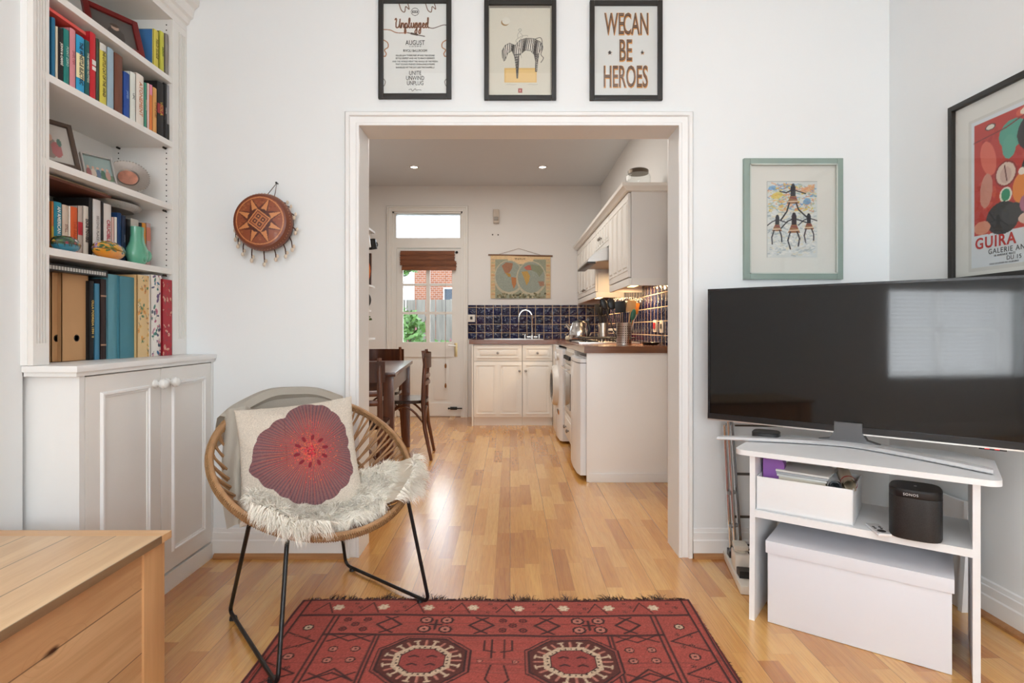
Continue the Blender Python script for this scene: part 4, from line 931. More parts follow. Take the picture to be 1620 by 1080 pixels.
# leaning red picture frame, top shelf
def photo_frame(name, label, px, py, w, h, fcol, pic, zs, X, yaw, tilt, fw=.018, mt=None):
    """standing photo frame: px is the pixel of its lower middle; faces +x turned by yaw towards the camera"""
    Y = -X*F/(807-px); t = thing(name, label, 'photo frame', (X, Y, zs))
    M = Matrix.Translation((X, Y, zs)) @ Matrix.Rotation(yaw, 4, 'Z') @ Matrix.Rotation(R(90-tilt), 4, 'X')
    # local: x right, y up, z towards viewer
    fm = mt or mat('frame_'+fcol, '#'+fcol, .35, var=.1)
    g = G(); g.M = M
    g.box(-w/2, -w/2+fw, 0, h, 0, .014, .002); g.box(w/2-fw, w/2, 0, h, 0, .014, .002); g.box(-w/2+fw, w/2-fw, 0, fw, 0, .014, .002); g.box(-w/2+fw, w/2-fw, h-fw, h, 0, .014, .002); g.build('frame', fm, t)
    g = G(); g.M = M; g.box(-w/2+.004, w/2-.004, .004, h-.004, -.003, .003).build('backing', GREYP, t)
    g = G(); g.M = M; g.prism([(-.02, .0), (.02, .0), (.012, h*.6), (-.012, h*.6)], -.008, -.004); g.build('easel_strut', GREYP, t)
    Mn = np.array(M); iw, ih = w-2*fw, h-2*fw
    cv = Canvas(iw, ih, 40, 50, '#b9b4ae'); pic(cv, iw, ih)
    def fn(X_, Y_):
        p = np.stack([X_-iw/2, Y_+fw, X_*0+.005, X_*0+1], -1) @ Mn.T; return p[..., 0], p[..., 1], p[..., 2]
    cv.mesh('photograph', fn, attr_mat('photo_print', .25), t)
    return t
def pic_portrait(cv, w, h):
    cv.rect(0, w, 0, h, '#55504c'); cv.rect(0, w, 0, .03*h, '#1a1513'); cv.ell(w*.55, h*.35, w*.2, h*.28, '#3a3430'); cv.ell(w*.55, h*.62, w*.1, h*.11, '#b79a88'); cv.ell(w*.55, h*.69, w*.11, h*.06, '#3a2a20')
def pic_group(cv, w, h):
    cv.rect(0, w, 0, h, '#8fa09c'); cv.rect(0, w, 0, h*.3, '#6a7d64')
    for k in range(5): cv.ell(w*(.15+.17*k), h*.28, w*.09, h*.2, ['#a06a6a', '#c9b8a8', '#5f7088', '#4d6a58', '#b08a80'][k]); cv.ell(w*(.15+.17*k), h*.52, w*.045, h*.06, '#c9a08c')
def pic_pale(cv, w, h):
    cv.rect(0, w, 0, h, '#b4aea6'); cv.ell(w*.4, h*.4, w*.22, h*.3, '#8c7f78'); cv.ell(w*.6, h*.35, w*.15, h*.2, '#a86a6a'); cv.ell(w*.45, h*.65, w*.1, h*.1, '#c09a88'); cv.ell(w*.7, h*.55, w*.07, h*.1, '#5e7a70')
photo_frame('framed_photo', 'dark red wooden photo frame leaning on the top shelf', 185, 0, .20, .168, '6e1414', pic_portrait, ZA, -1.527, R(62), 20, .022)
photo_frame('framed_photo', 'dark brown photo frame at the left end of the third shelf', 89, 0, .14, .175, '4a3a30', pic_pale, ZC, -1.512, R(66), 20, .014)
photo_frame('framed_photo', 'silver photo frame with a group picture on the third shelf', 158.5, 0, .105, .11, 'a9a39d', pic_group, ZC, -1.512, R(60), 22, .006, mat('silver_frame', (.5, .48, .46), .35, .7))
# round silver dish frame
t = thing('silver_dish', 'round embossed silver dish with a peach-coloured centre leaning on the third shelf', 'dish', (-1.60, 2.25, ZC))
ax = Vector((.55, -.72, .42)).normalized(); c0 = Vector((-1.545, 2.30, ZC+.071))
G().lathe([(0, 0), (.035, .001), (.04, .006), (.066, .010), (.074, .012), (.076, .009), (.066, .006), (.04, .0), (0, -.003)], c0, 36, ax).build('dish', mat('tarnished_silver', (.50, .47, .44), .3, .85, bump=.6, bs=90), t)
G().lathe([(0, .002), (.034, .002)], c0+ax*.001, 28, ax).build('centre_picture', mat('peach_picture', '#c98a74', .4, var=.45, vs=40), t)
a_ = ax.orthogonal().normalized(); b_ = ax.cross(a_)
g = G()
for k in range(44): g.ball(c0+(a_*math.cos(k*2*PI/44)+b_*math.sin(k*2*PI/44))*.0745+ax*.011, .0035, 6, 5)
g.build('beaded_rim', _mc['tarnished_silver'], t)
# fourth shelf
D_ = 'books on the fourth shelf'; XD = -1.53
def bd(p0, p1, yt, col, label, **k): book(p0, p1, ZD, yt, col, label, X=XD, group=D_, **k)
bd(81, 84.5, 318, 'c9772c', 'narrow orange and yellow book at the left end of the fourth shelf', bands=[(0, .5, 'c9a83c')])
bd(84.8, 97.5, 318, '2a8ea6', 'turquoise paperback reading AN AMERICAN BRIDE above the teal painted box', title='AN AMERICAN BRIDE', tcol='f0f4f0', bold=.01)
bd(98, 108, 323, 'd9c4b0', 'pinkish cream paperback between turquoise and orange spines', title='STILL', tcol='8a5a50')
bd(108.3, 111, 326, 'efe2d2', 'thin white booklet left of the orange spine')
bd(111.3, 122.5, 326, 'd8602c', 'bright orange paperback on the fourth shelf', title='THE FALL', tcol='c04a20')
bd(122.8, 131, 325, 'b9aaa0', 'grey paperback with a red square on its spine', title='INK', tcol='a0302c', bands=[(.42, .68, 'b02430')])
bd(131.3, 140, 325, 'd9d0c4', 'cream paperback with heavy black lettering beside the red square spine', title='DUNE TOWERS', tcol='2a2422', bold=.02)
bd(140.3, 146, 312, '1d1a1c', 'tall narrow black book left of the white hardback')
bd(146.3, 159.5, 314, 'd8d4d2', 'tall white hardback with small grey lettering', title='SECOND PLACE', tcol='7a7470', tsz=.4)
bd(159.8, 163.2, 318, '1b1719', 'thin black book between the two white hardbacks')
bd(163.5, 176, 321, 'dcd6d0', 'white hardback reading CRUCIBLE in red', title='CRUCIBLE', tcol='b8283a', bold=.01)
bd(176.3, 180.5, 343, 'c9a59c', 'small pink-brown paperback right of CRUCIBLE')
bd(180.8, 185, 343, 'dedad2', 'small thin white paperback left of the navy book')
bd(185.3, 192, 336, '1a3f70', 'navy blue hardback behind the orange painted egg')
bd(192.3, 199, 340, '1c2c48', 'dark blue-black book beside the navy hardback', title='OXFORD', tcol='9aa4b8', tsz=.4)
bd(201, 206, 346, '1a1a1c', 'black book hidden behind the green vase')
bd(206.3, 219.5, 345, 'bdb8ae', 'grey-white booklet sticking up behind the green vase')
bd(219.8, 224, 352, '222428', 'thin dark book right of the grey-white booklet')
bd(224.3, 231, 352, 'd08a30', 'amber yellow book showing right of the green vase')
bd(231.3, 238.5, 352, 'b49a98', 'mottled pink and grey book last on the fourth shelf', bands=[(.6, .9, 'c87a60')])
# lying things
t = thing('magazine', 'dark red magazine lying flat on top of the left books of the fourth shelf', 'magazine', (-1.6, 1.99, ZD+.21))
G().box(-1.70, -1.50, 1.83, 2.14, ZD+.232, ZD+.240, .001).build('cover', bm_('6a3a28'), t); G().box(-1.70, -1.499, 1.84, 2.12, ZD+.2402, ZD+.2435).build('spread', bm_('8f7a5a'), t)
t = thing('silver_tray', 'embossed silver tray lying flat across the books of the fourth shelf', 'tray', (-1.58, 2.26, ZD+.19))
G().lathe([(0, 0), (.11, 0), (.13, .012), (.145, .02), (.149, .024), (.143, .026), (.126, .018), (.108, .006), (0, .004)], (-1.60, 2.27, ZD+.215), 40, (0, 0, 1), .62, 1.0).build('tray', mat('tray_silver', (.42, .39, .36), .4, .8, bump=.9, bs=70), t)
# painted egg boxes
def egg(label, px, X, rx, ry, rz, base, top, flowers, nm='painted_box'):
    Y = -X*F/(807-px); t = thing(nm, label, 'box', (X, Y, ZD))
    cv = Canvas(1, 1, 150, 70, base)
    cv.rect(0, 1, .5, 1, top)
    for k in range(40): x = k/40; cv.poly([(x, .5), (x+.02, .38+.06*math.sin(k*2.3)), (x+.03, .5)], top)
    for k in range(120):
        x, y = random.random(), .42+.5*random.random(); cv.ell(x, y, .018, .035, random.choice(['#2f5a2a', '#1f4420', '#3f6a2c']), random.uniform(0, 3))
    for k in range(26):
        x, y = random.random(), .5+.35*random.random(); c = random.choice(flowers)
        for j in range(6): cv.ell(x+.014*math.cos(j*PI/3), y+.03*math.sin(j*PI/3), .009, .018, c)
        cv.ell(x, y, .006, .012, '#e8c860')
    def fn(U, V):
        a = U*2*PI; p = V*PI; r = np.sin(p)**.8
        return X+rx*r*np.cos(a), Y+ry*r*np.sin(a), ZD+rz-rz*np.cos(p)
    cv.mesh('lacquered_shell', fn, attr_mat('lacquer', .15, coat=.6), t)
    G().tube([(X+rx*1.0*math.cos(a), Y+ry*1.0*math.sin(a), ZD+rz*1.02) for a in np.linspace(0, 2*PI, 40)[:-1]], .0012, 6, closed=True).build('lid_seam', mat('seam_brown', '#4a2c14', .5), t)
egg('teal lacquered egg-shaped box painted with flowers at the left end of the fourth shelf', 104, -1.505, .030, .056, .028, '#1f7f98', '#2a4a3c', ['#b9506a', '#d8b4c0', '#c9a84a'])
egg('orange lacquered egg-shaped box painted with purple flowers on the fourth shelf', 172.5, -1.500, .033, .078, .034, '#d98a1c', '#c9922c', ['#8a6ab0', '#b03a4a', '#d8d0e0', '#7a5aa8'])
# green vase: squat jug with bulging cheeks
vx, vy = -1.502, 1.502*F/(807-217); t = thing('green_vase', 'jade green ceramic vase with a bulging lower half on the fourth shelf', 'vase', (vx, vy, ZD))
VG = mat('jade_glaze', '#5fa88c', .22, var=.12, vs=14, coat=.5)
G().lathe([(0, 0), (.030, 0), (.038, .012), (.048, .035), (.043, .062), (.031, .088), (.026, .12), (.028, .150), (.025, .150), (.022, .12), (.022, .09)], (vx, vy, ZD), 32, (0, 0, 1), .78, 1.05).build('body', VG, t)
G().ball((vx+.018, vy+.03, ZD+.038), (.018, .024, .026), 16, 10).ball((vx+.026, vy+.002, ZD+.028), (.012, .016, .018), 14, 9).build('bulge', VG, t)

# counter shelf: files, binders, albums
def xs_(px): return -1.55+(px-97)*(.085/168)
def bb(p0, p1, yt, col, label, name='ring_binder', **k):
    X = xs_((p0+p1)/2); b = book(p0, p1, .9165, yt, col, label, X=X, group='files and binders on the cabinet top', name=name, depth=.17, maxh=.345, **k)
    return b
KR = mat('kraft_board', '#c79a6c', .75, bump=.15, bs=120, var=.07, vs=9)
def magfile(p0, p1, yt, label):
    X = xs_((p0+p1)/2); y0 = -X*F/(807-p0); y1 = -X*F/(807-p1)-.002; z0 = .9165; top = CZ+(520-yt)*((y0+y1)/2)/F
    t = thing('magazine_file', label, 'magazine file', (X, (y0+y1)/2, z0), 0, 'kraft magazine files')
    g = G(); g.box(X-.16, X, y0, y0+.002, z0, top); g.box(X-.16, X, y1-.002, y1, z0, top); g.box(X-.16, X, y0, y1, z0, z0+.002); g.box(X-.002, X, y0, y1, z0, top); g.build('board_case', KR, t)
    ym = y0+(y1-y0)*.54; zz = z0+(top-z0)*.26
    G().lathe([(0, 0), (.0095, 0), (.0105, .0012), (.012, .0012), (.0125, 0)], (X, ym, zz), 20, (1, 0, 0)).build('finger_hole', mat('hole_ring', '#3f3a36', .4, .5), t)
    G().box(X-.14, X-.006, y0+.006, y1-.006, z0+.004, top-.02).build('papers', PAGES, t)
magfile(81.5, 97, 428, 'kraft board magazine file at the left end, partly hidden by the pilaster'); magfile(97.8, 140.5, 432, 'wide kraft board magazine file with a round finger hole')
bb(141, 149, 444, '15161a', 'black book reading OLLA PODRIDA 1994 in gold on its spine', name='book', title='OLLA PODRIDA 1994  II', tcol='d8b86a', tsz=.62, xs=.9, bold=.01)
bb(149.3, 158.5, 448, '3f7a98', 'slim mid-blue binder between the black book and the dark leather album')
bb(158.8, 169.5, 441, '2c1c1a', 'dark leather album with pale bands on its spine', name='photo_album', bands=[(.17, .19, 'b08a70'), (.78, .80, 'b08a70')])
bb(170, 188, 433, '5c93a0', 'teal blue ring binder left of its slightly darker twin')
bb(188.5, 215.5, 436, '46808f', 'darker teal ring binder beside the yellow floral file')
def floral(b, seed, base, cols):
    r = random.Random(seed); co = b.children[0].data.vertices; w = max(abs(v.co.y) for v in co); h = max(v.co.z for v in co)
    cv = Canvas(2*w, h, 40, 200, base)
    for k in range(46):
        x, y, c = r.uniform(0, 2*w), r.uniform(0, h), r.choice(cols)
        cv.ell(x, y, r.uniform(.003, .008), r.uniform(.004, .012), c, r.uniform(0, 3)); cv.line([(x, y), (x+r.uniform(-.01, .01), y+r.uniform(-.02, .02))], .0012, r.choice(['#3f5a4a', '#2f4a5a', '#5a7a4a']))
    o = cv.mesh('patterned_spine', lambda X, Y: (X*0+.0042, X-w, Y), attr_mat('floral_paper', .5), None); o.parent = b
bb(216, 237, 434, 'd9b47c', 'yellow ring binder patterned with orange flowers'); floral([x for x in bpy.data.objects if 'patterned with orange' in str(x.get('label'))][0], 3, '#dcbd8a', ['#d99a50', '#cf8a4a', '#5a7a5a', '#e0c8a0', '#d8a860'])
bb(237.4, 255, 434, 'e6e0d8', 'white ring binder patterned with pink and blue flowers'); floral([x for x in bpy.data.objects if 'pink and blue' in str(x.get('label'))][0], 5, '#e8e2da', ['#2a6a94', '#c06a84', '#4a4a6a', '#3a7a70', '#d8a0a8', '#6a4a7a'])
bb(255.4, 271, 441, 'a81426', 'red ring binder with pale motifs at the right end', bands=[]); floral([x for x in bpy.data.objects if 'pale motifs' in str(x.get('label'))][0], 9, '#a81426', ['#a81426', '#a81426', '#9c1020', '#b01a2c', '#d8a08a'])
t = thing('mini_keyboard', 'black toy keyboard with white keys lying on the kraft files', 'keyboard', (-1.56, 2.0, 1.225))
G().box(-1.62, -1.505, 1.84, 2.13, 1.222, 1.246, .003).build('body', BLACK, t)
g = G()
for k in range(22): g.box(-1.5049, -1.5035, 1.845+k*.0125, 1.8535+k*.0125, 1.227, 1.239)
g.build('keys', mat('key_white', '#c9c6c2', .4), t)
# ------------------------------------------------------------------ pictures on the opening wall
def wall_pic(name, label, x0, x1, z0, z1, fw, fm, bg_, draw, nx, ny, cat='picture', mat_w=0, M=None, d=.018, gl=True, rough=.6):
    """framed picture; default M puts it on the opening wall: local x right, y up, z into the room"""
    if M is None: M = frameM((0, YF, 0), (1, 0, 0), (0, 0, 1))
    w, h = x1-x0, z1-z0; c = M @ Vector(((x0+x1)/2, z0, 0)); t = thing(name, label, cat, c)
    g = G(); g.M = M
    for q in ((x0, x0+fw, z0, z1), (x1-fw, x1, z0, z1), (x0+fw, x1-fw, z0, z0+fw), (x0+fw, x1-fw, z1-fw, z1)): g.box(q[0], q[1], q[2], q[3], .0, d, .0025)
    g.build('frame', fm, t); iw, ih = w-2*fw, h-2*fw
    cv = Canvas(iw, ih, nx, ny, bg_); draw(cv, iw, ih); Mn = np.array(M)
    def fn(X, Y):
        p = np.stack([X+x0+fw, Y+z0+fw, X*0+.006, X*0+1], -1) @ Mn.T; return p[..., 0], p[..., 1], p[..., 2]
    pr = cv.mesh('print', fn, attr_mat('print_sheet', .6), t)
    if gl:
        g = G(); g.M = M; g.box(x0+fw-.002, x1-fw+.002, z0+fw-.002, z1-fw+.002, .0105, .0118).build('glazing', GLASS, t)
    return t, pr, M
def W(px): return (px-807)/349.5*(YF-.012)/YF
def H(py): return CZ+(520-py)/349.5*(YF-.012)/YF
def T(pr, M, s, size, px, py, m, **k): return txt(s, size, M @ Matrix.Translation((W(px), H(py), .0072)), m, pr, **k)
BROWNR = '#9a5a30'
CUR = {  # cursive strokes in a 1-unit x-height alphabet
 'U': ([(0, 1.7), (.15, 1.95), (.3, 1.7), (.18, .9), (.2, .2), (.45, 0), (.75, .25), (.95, 1.0), (1.05, 1.8), (.95, 1.0), (.95, .2), (1.15, 0)], 1.15),
 'n': ([(0, 0), (.1, .5), (.15, 1), (.15, 0), (.3, .7), (.5, 1), (.62, .7), (.62, .15), (.8, 0)], .8),
 'p': ([(0, 0), (.15, .9), (.1, 0), (.05, -1.0), (.2, -1.15), (.3, -.6), (.15, .3), (.35, .95), (.6, .7), (.5, .1), (.2, .1), (.5, 0), (.75, .1)], .75),
 'l': ([(0, .1), (.3, .9), (.42, 1.8), (.28, 2.0), (.18, 1.5), (.2, .3), (.4, 0), (.6, .2)], .6),
 'u': ([(0, .2), (.12, 1), (.12, .3), (.3, 0), (.5, .3), (.6, 1), (.58, .2), (.78, 0)], .78),
 'g': ([(0, .2), (.5, .95), (.2, .95), (.05, .5), (.2, .1), (.5, .3), (.55, .95), (.5, -.3), (.42, -1.1), (.2, -1.2), (.1, -.8), (.45, -.1), (.78, .2)], .78),
 'e': ([(0, .2), (.35, .5), (.45, .85), (.28, 1), (.12, .6), (.2, .1), (.45, 0), (.65, .2)], .65),
 'd': ([(0, .2), (.5, .95), (.2, .95), (.05, .5), (.2, .05), (.5, .25), (.62, 1.0), (.68, 2.0), (.55, 1.9), (.58, .3), (.8, 0)], .8)}
def spline(pts, k=4):
    out = []; P = [pts[0]]+list(pts)+[pts[-1]]
    for i in range(1, len(P)-2):
        p0, p1, p2, p3 = [np.array(P[j], float) for j in (i-1, i, i+1, i+2)]
        for t_ in np.arange(0, 1, 1/k): out.append(tuple(.5*((2*p1)+(-p0+p2)*t_+(2*p0-5*p1+4*p2-p3)*t_**2+(-p0+3*p1-3*p2+p3)*t_**3)))
    return out+[tuple(pts[-1])]
def draw_unplugged(cv, w, h):
    x = .052; sc_ = .0215; y = h*.735
    for ch in 'Unplugged':
        pts, adv = CUR[ch]; cv.line(spline([(x+a*sc_*1.0, y+b*sc_) for a, b in pts]), .0048, BROWNR); cv.line(spline([(x+a*sc_, y+b*sc_) for a, b in pts]), .0014, '#3a2418'); x += adv*sc_*1.0
    cv.line(spline([(x, y+.002), (x+.02, y-.002), (w*.94, y+.012), (w, y+.012)]), .0024, '#4a2c1c')
    cv.line(spline([(0, h*.715), (.03, h*.71), (.06, h*.68), (.11, h*.68)]), .003, BROWNR); cv.line([(.11, h*.68), (.155, h*.655), (.185, h*.64)], .003, '#3a2a20'); cv.line([(.125, h*.672), (.152, h*.658)], .008, '#4a3a30')
    for x0 in (.08, .2): cv.line(spline([(x0-.01, h), (x0, h*.93), (x0+.015, h*.91), (x0+.02, h*.97), (x0+.035, h*.94), (x0+.03, h)]), .003, '#6a3f24')
    for sx, o in ((1, 0), (-1, w)): cv.line(spline([(o, h*.6), (o+sx*.018, h*.57), (o+sx*.02, h*.52), (o+sx*.004, h*.49), (o+sx*.012, h*.45), (o+sx*.008, h*.42), (o, h*.42)]), .0032, '#a8652f'); cv.line(spline([(o, h*.17), (o+sx*.008, h*.14), (o+sx*.004, h*.1), (o, h*.09)]), .002, '#5a4a40')
    cv.ell(w/2, h*.912, .018, .018, '#3a3a3c'); cv.ell(w/2, h*.912, .0155, .0155, '#e3e2df'); cv.rect(w/2-.012, w/2+.012, h*.90, h*.925, '#55504e'); cv.ell(w/2-.005, h*.912, .003, .003, '#e3e2df'); cv.ell(w/2+.005, h*.912, .003, .003, '#e3e2df')
    cv.line(spline([(w*.4, h*.05), (w*.44, h*.055), (w*.46, h*.035), (w*.5, h*.06), (w*.52, h*.045), (w*.56, h*.05), (w*.6, h*.045)]), .0014, '#6a6664')
t, pr, M = wall_pic('framed_poster', 'black-framed white poster reading Unplugged with a cable script', W(598.5), W(714), H(156), H(-3), .0225, FRAMEB, '#e4e3e0', draw_unplugged, 190, 260, 'poster')
for s, sz, py, k in (('AUGUST', .030, 67, .75), ('21 / 22 / 23 / 24 / 25', .008, 72.5, .8), ('RIVOLI BALLROOM', .015, 79.5, .85), ('HALLELUJAH TWERE RISE UP AND THE SOUND', .0098, 87, .85), ('SETTLE DEEPEST AND WE TO REACH SERENITY', .0098, 91.5, .85), ('AND THE WORLD WENT THE WHOLE OF THE MOON', .0098, 96.5, .85), ('THAT SOUNDS FRIENDS SINGALONG IS POMPS', .0098, 101, .85), ('SHAMELESS HIT THE DAY LIKE THE CHAPPELLS', .0098, 106, .85), ('UNITE', .027, 115, .72), ('UNWIND', .027, 123, .72), ('UNPLUG', .027, 131, .72)):
    T(pr, M, s, sz, 656.5, py, INK, xs=k)
def draw_zebra(cv, w, h):
    cv.rect(0, w, h*.975, h, '#8a8278'); cv.rect(0, .004, 0, h, '#a8a090'); cv.rect(w-.006, w, 0, h, '#a09888')
    cv.rect(w*.25, w*.76, h*.15, h*.31, '#d9b06a'); cv.rect(w*.27, w*.74, h*.16, h*.29, '#e2c083', .7)
    cv.ell(w*.26, h*.815, .018, .016, '#a07c4a'); cv.ell(w*.275, h*.83, .018, .016, '#d9d3c6')
    body = [(.42, .56), (.5, .62), (.6, .64), (.72, .635), (.82, .60), (.84, .54), (.80, .47), (.78, .38), (.765, .27), (.74, .27), (.745, .38), (.72, .46), (.66, .50), (.58, .505), (.52, .47), (.48, .44), (.475, .33), (.462, .195), (.445, .195), (.43, .33), (.41, .43), (.37, .50), (.30, .47), (.265, .40), (.24, .385), (.215, .43), (.21, .50), (.26, .56), (.33, .585)]
    P = [(a*w, b*h) for a, b in body]; cv.poly(P, '#e2dccf'); base = cv.a.copy()
    for k in range(30):
        x = w*(.2+.68*k/30); c = .05*math.sin(k*.8)*w
        cv.line(spline([(x-.008, h*.15), (x+c*.3, h*.33), (x-c*.3, h*.5), (x+.012, h*.68)]), .0032, '#35302e')
    for k in range(10): cv.line([(w*.40, h*(.2+.028*k)), (w*.5, h*(.21+.028*k))], .003, '#35302e'); cv.line([(w*.72, h*(.27+.02*k)), (w*.8, h*(.285+.02*k))], .003, '#35302e')
    ins = np.zeros(cv.X.shape, bool); n_ = len(P)
    for i in range(n_):
        (x0, y0), (x1, y1) = P[i], P[(i+1) % n_]
        if y0 == y1: continue
        ins ^= ((cv.Y > y0) != (cv.Y > y1)) & (cv.X < (x1-x0)*(cv.Y-y0)/(y1-y0)+x0)
    cv.a = np.where(ins[..., None], cv.a, base); cv.line(P+[P[0]], .0012, '#4a4440')
    cv.line(spline([(w*.82, h*.6), (w*.86, h*.54), (w*.83, h*.46), (w*.87, h*.42), (w*.83, h*.37)]), .0022, '#4a4440'); cv.line(spline([(w*.74, h*.63), (w*.82, h*.645), (w*.85, h*.6), (w*.84, h*.5)]), .002, '#4a4440')
    for q in ([(.5, .745), (.47, .73), (.5, .715), (.52, .73), (.5, .745)], [(.5, .715), (.46, .68), (.47, .64), (.52, .66), (.6, .67), (.62, .66)], [(.47, .64), (.43, .61), (.47, .56), (.5, .50), (.52, .42)], [(.5, .7), (.54, .66), (.5, .63)]): cv.line(spline([(a*w, b*h) for a, b in q]), .0013, '#9a948a')
    cv.rect(w*.47, w*.53, h*.035, h*.085, '#a0453a'); cv.rect(w*.49, w*.505, h*.05, h*.07, '#d8a090')
    for a in (.28, .62): cv.line(spline([(w*a, h*.125), (w*(a+.05), h*.13), (w*(a+.1), h*.123), (w*(a+.16), h*.128)]), .001, '#aaa396')
    cv.grain(.012)
wall_pic('framed_print', 'black-framed print of a grazing zebra under a thin moon', W(766), W(880), H(158), H(.5), .0205, FRAMEB, '#d4cdbe', draw_zebra, 200, 280)
def draw_star(cv, w, h):
    for cx in (.245, .76):
        P = [(w*cx+(.011 if k % 2 == 0 else .0048)*math.sin(k*PI/5), h*.483+(.011 if k % 2 == 0 else .0048)*math.cos(k*PI/5)) for k in range(10)]; cv.poly([(a+.0015, b-.0015) for a, b in P], '#c98a4a'); cv.poly(P, '#3a2c26')
t, pr, M = wall_pic('framed_poster', 'black-framed white poster reading WE CAN BE HEROES in tall letters', W(933), W(1048), H(158.5), H(1), .0215, FRAMEB, '#dad9d6', draw_star, 100, 130, 'poster')
ORG = mat('poster_orange', '#cf9152', .6, var=0); DKB = mat('poster_dark', '#41312b', .6, var=0)
for s, py, sx, px in (('WE', 38.5, .42, 972), ('CAN', 38.5, .40, 1006), ('BE', 80.5, .42, 989.5), ('HEROES', 122, .41, 989.5)):
    T(pr, M, s, .137, px+.7, py+.7, ORG, name='lettering_shadow', xs=sx, bold=.004); txt(s, .137, M @ Matrix.Translation((W(px), H(py), .0082)), DKB, pr, xs=sx)
    o = txt(s, .137, M @ Matrix.Translation((W(px), H(py), .0092)), mat('poster_inline', '#8a6a55', .6, var=0), pr, name='lettering_inline', xs=sx, bold=-.0036)
# green frame with dancers
def draw_dance(cv, w, h):
    a, b, c, d_ = w*.205, w*.785, h*.145, h*.845; cv.rect(a, b, c, d_, '#cfd0cc'); iw, ih = b-a, d_-c
    L = lambda x, y: (a+x*iw, c+y*ih)
    for k in range(900):
        x, y = random.random(), random.random()
        pal = (['#5f8fc0', '#d9b84a', '#e0a070', '#b9c0a0', '#c87a50', '#8fa8a8'] if y > .62 else ['#d8d8d6', '#b0b8bc', '#e6e2da', '#9aa4a8', '#d8cdb0'])
        p = L(x*.94+.03, y*.94+.03); q = (p[0]+random.uniform(-.02, .02), p[1]+random.uniform(-.008, .008)); q = (min(max(q[0], a+.004), b-.004), min(max(q[1], c+.004), d_-.004))
        cv.line([p, q], random.uniform(.002, .005), random.choice(pal), .75)
    for cx, cy, col, rx, ry in ((.2, .82, '#e0c04a', .12, .06), (.1, .92, '#5f9ad0', .08, .04), (.8, .74, '#5f8fc0', .08, .06), (.8, .9, '#d99a70', .15, .05)): p = L(cx, cy); cv.ell(p[0], p[1], rx*iw, ry*ih*.7, col, .3, .7)
    def man(x, y, s, ln=1, lean=0):
        D = '#2a2830'
        def Q(u, v): return L(x+u*s+lean*v*.1, y+v*s)
        cv.ell(*Q(0, .36), .0045*s*3, .0062*s*3, D); cv.line([Q(0, .33), Q(0, .12)], .017*s*2, D)
        cv.line([Q(-.03, .28), Q(-.22, .22), Q(-.42, .19*ln)], .0035*2*s, D); cv.line([Q(.03, .28), Q(.22, .24), Q(.4, .2)], .0035*2*s, D)
        cv.poly([Q(-.09, .15), Q(.09, .15), Q(.2, -.02), Q(-.2, -.02)], '#8f6244'); cv.line([Q(-.15, .03), Q(.15, .04)], .004, '#d8c0a0'); cv.line([Q(-.08, .12), Q(.1, .1)], .003, '#7a2c3a')
        cv.line([Q(-.12, 0), Q(-.2, -.18), Q(-.3*ln, -.36)], .0045*2*s, D); cv.line([Q(.1, 0), Q(.18, -.14), Q(.34*ln, -.3)], .0045*2*s, D)
    man(.52, .72, .62, 1.3); man(.2, .36, .5, .6, .2); man(.54, .34, .62, .4); man(.84, .38, .5, .5, -.2)
    cv.rect(0, a, 0, h, '#dcd8d0'); cv.rect(b, w, 0, h, '#dcd8d0'); cv.rect(0, w, 0, c, '#dcd8d0'); cv.rect(0, w, d_, h, '#dcd8d0'); cv.rect(a-.0015, a, c, d_, '#9a9a96'); cv.rect(a, b, d_, d_+.0015, '#8a8a86')
GREENF = mat('sage_frame', '#8fa198', .45, var=.08, vs=10)
t, pr, M = wall_pic('framed_painting', 'sage green frame holding a painting of dancing figures in a cream mount', W(1176.5), W(1333), H(442), H(250.5), .028, GREENF, '#dcd8d0', draw_dance, 200, 250, 'picture')
g = G(); 
x0, x1, z0, z1 = W(1176.5)+.026, W(1333)-.026, H(442)+.026, H(250.5)-.026
for q in ((x0, x0+.005, z0, z1), (x1-.005, x1, z0, z1), (x0, x1, z0, z0+.005), (x0, x1, z1-.005, z1)): g.box(q[0], q[1], YF-.021, YF-.012, q[2], q[3])
g.build('inner_slip', mat('slip_pale', '#c9d0c8', .5), t)
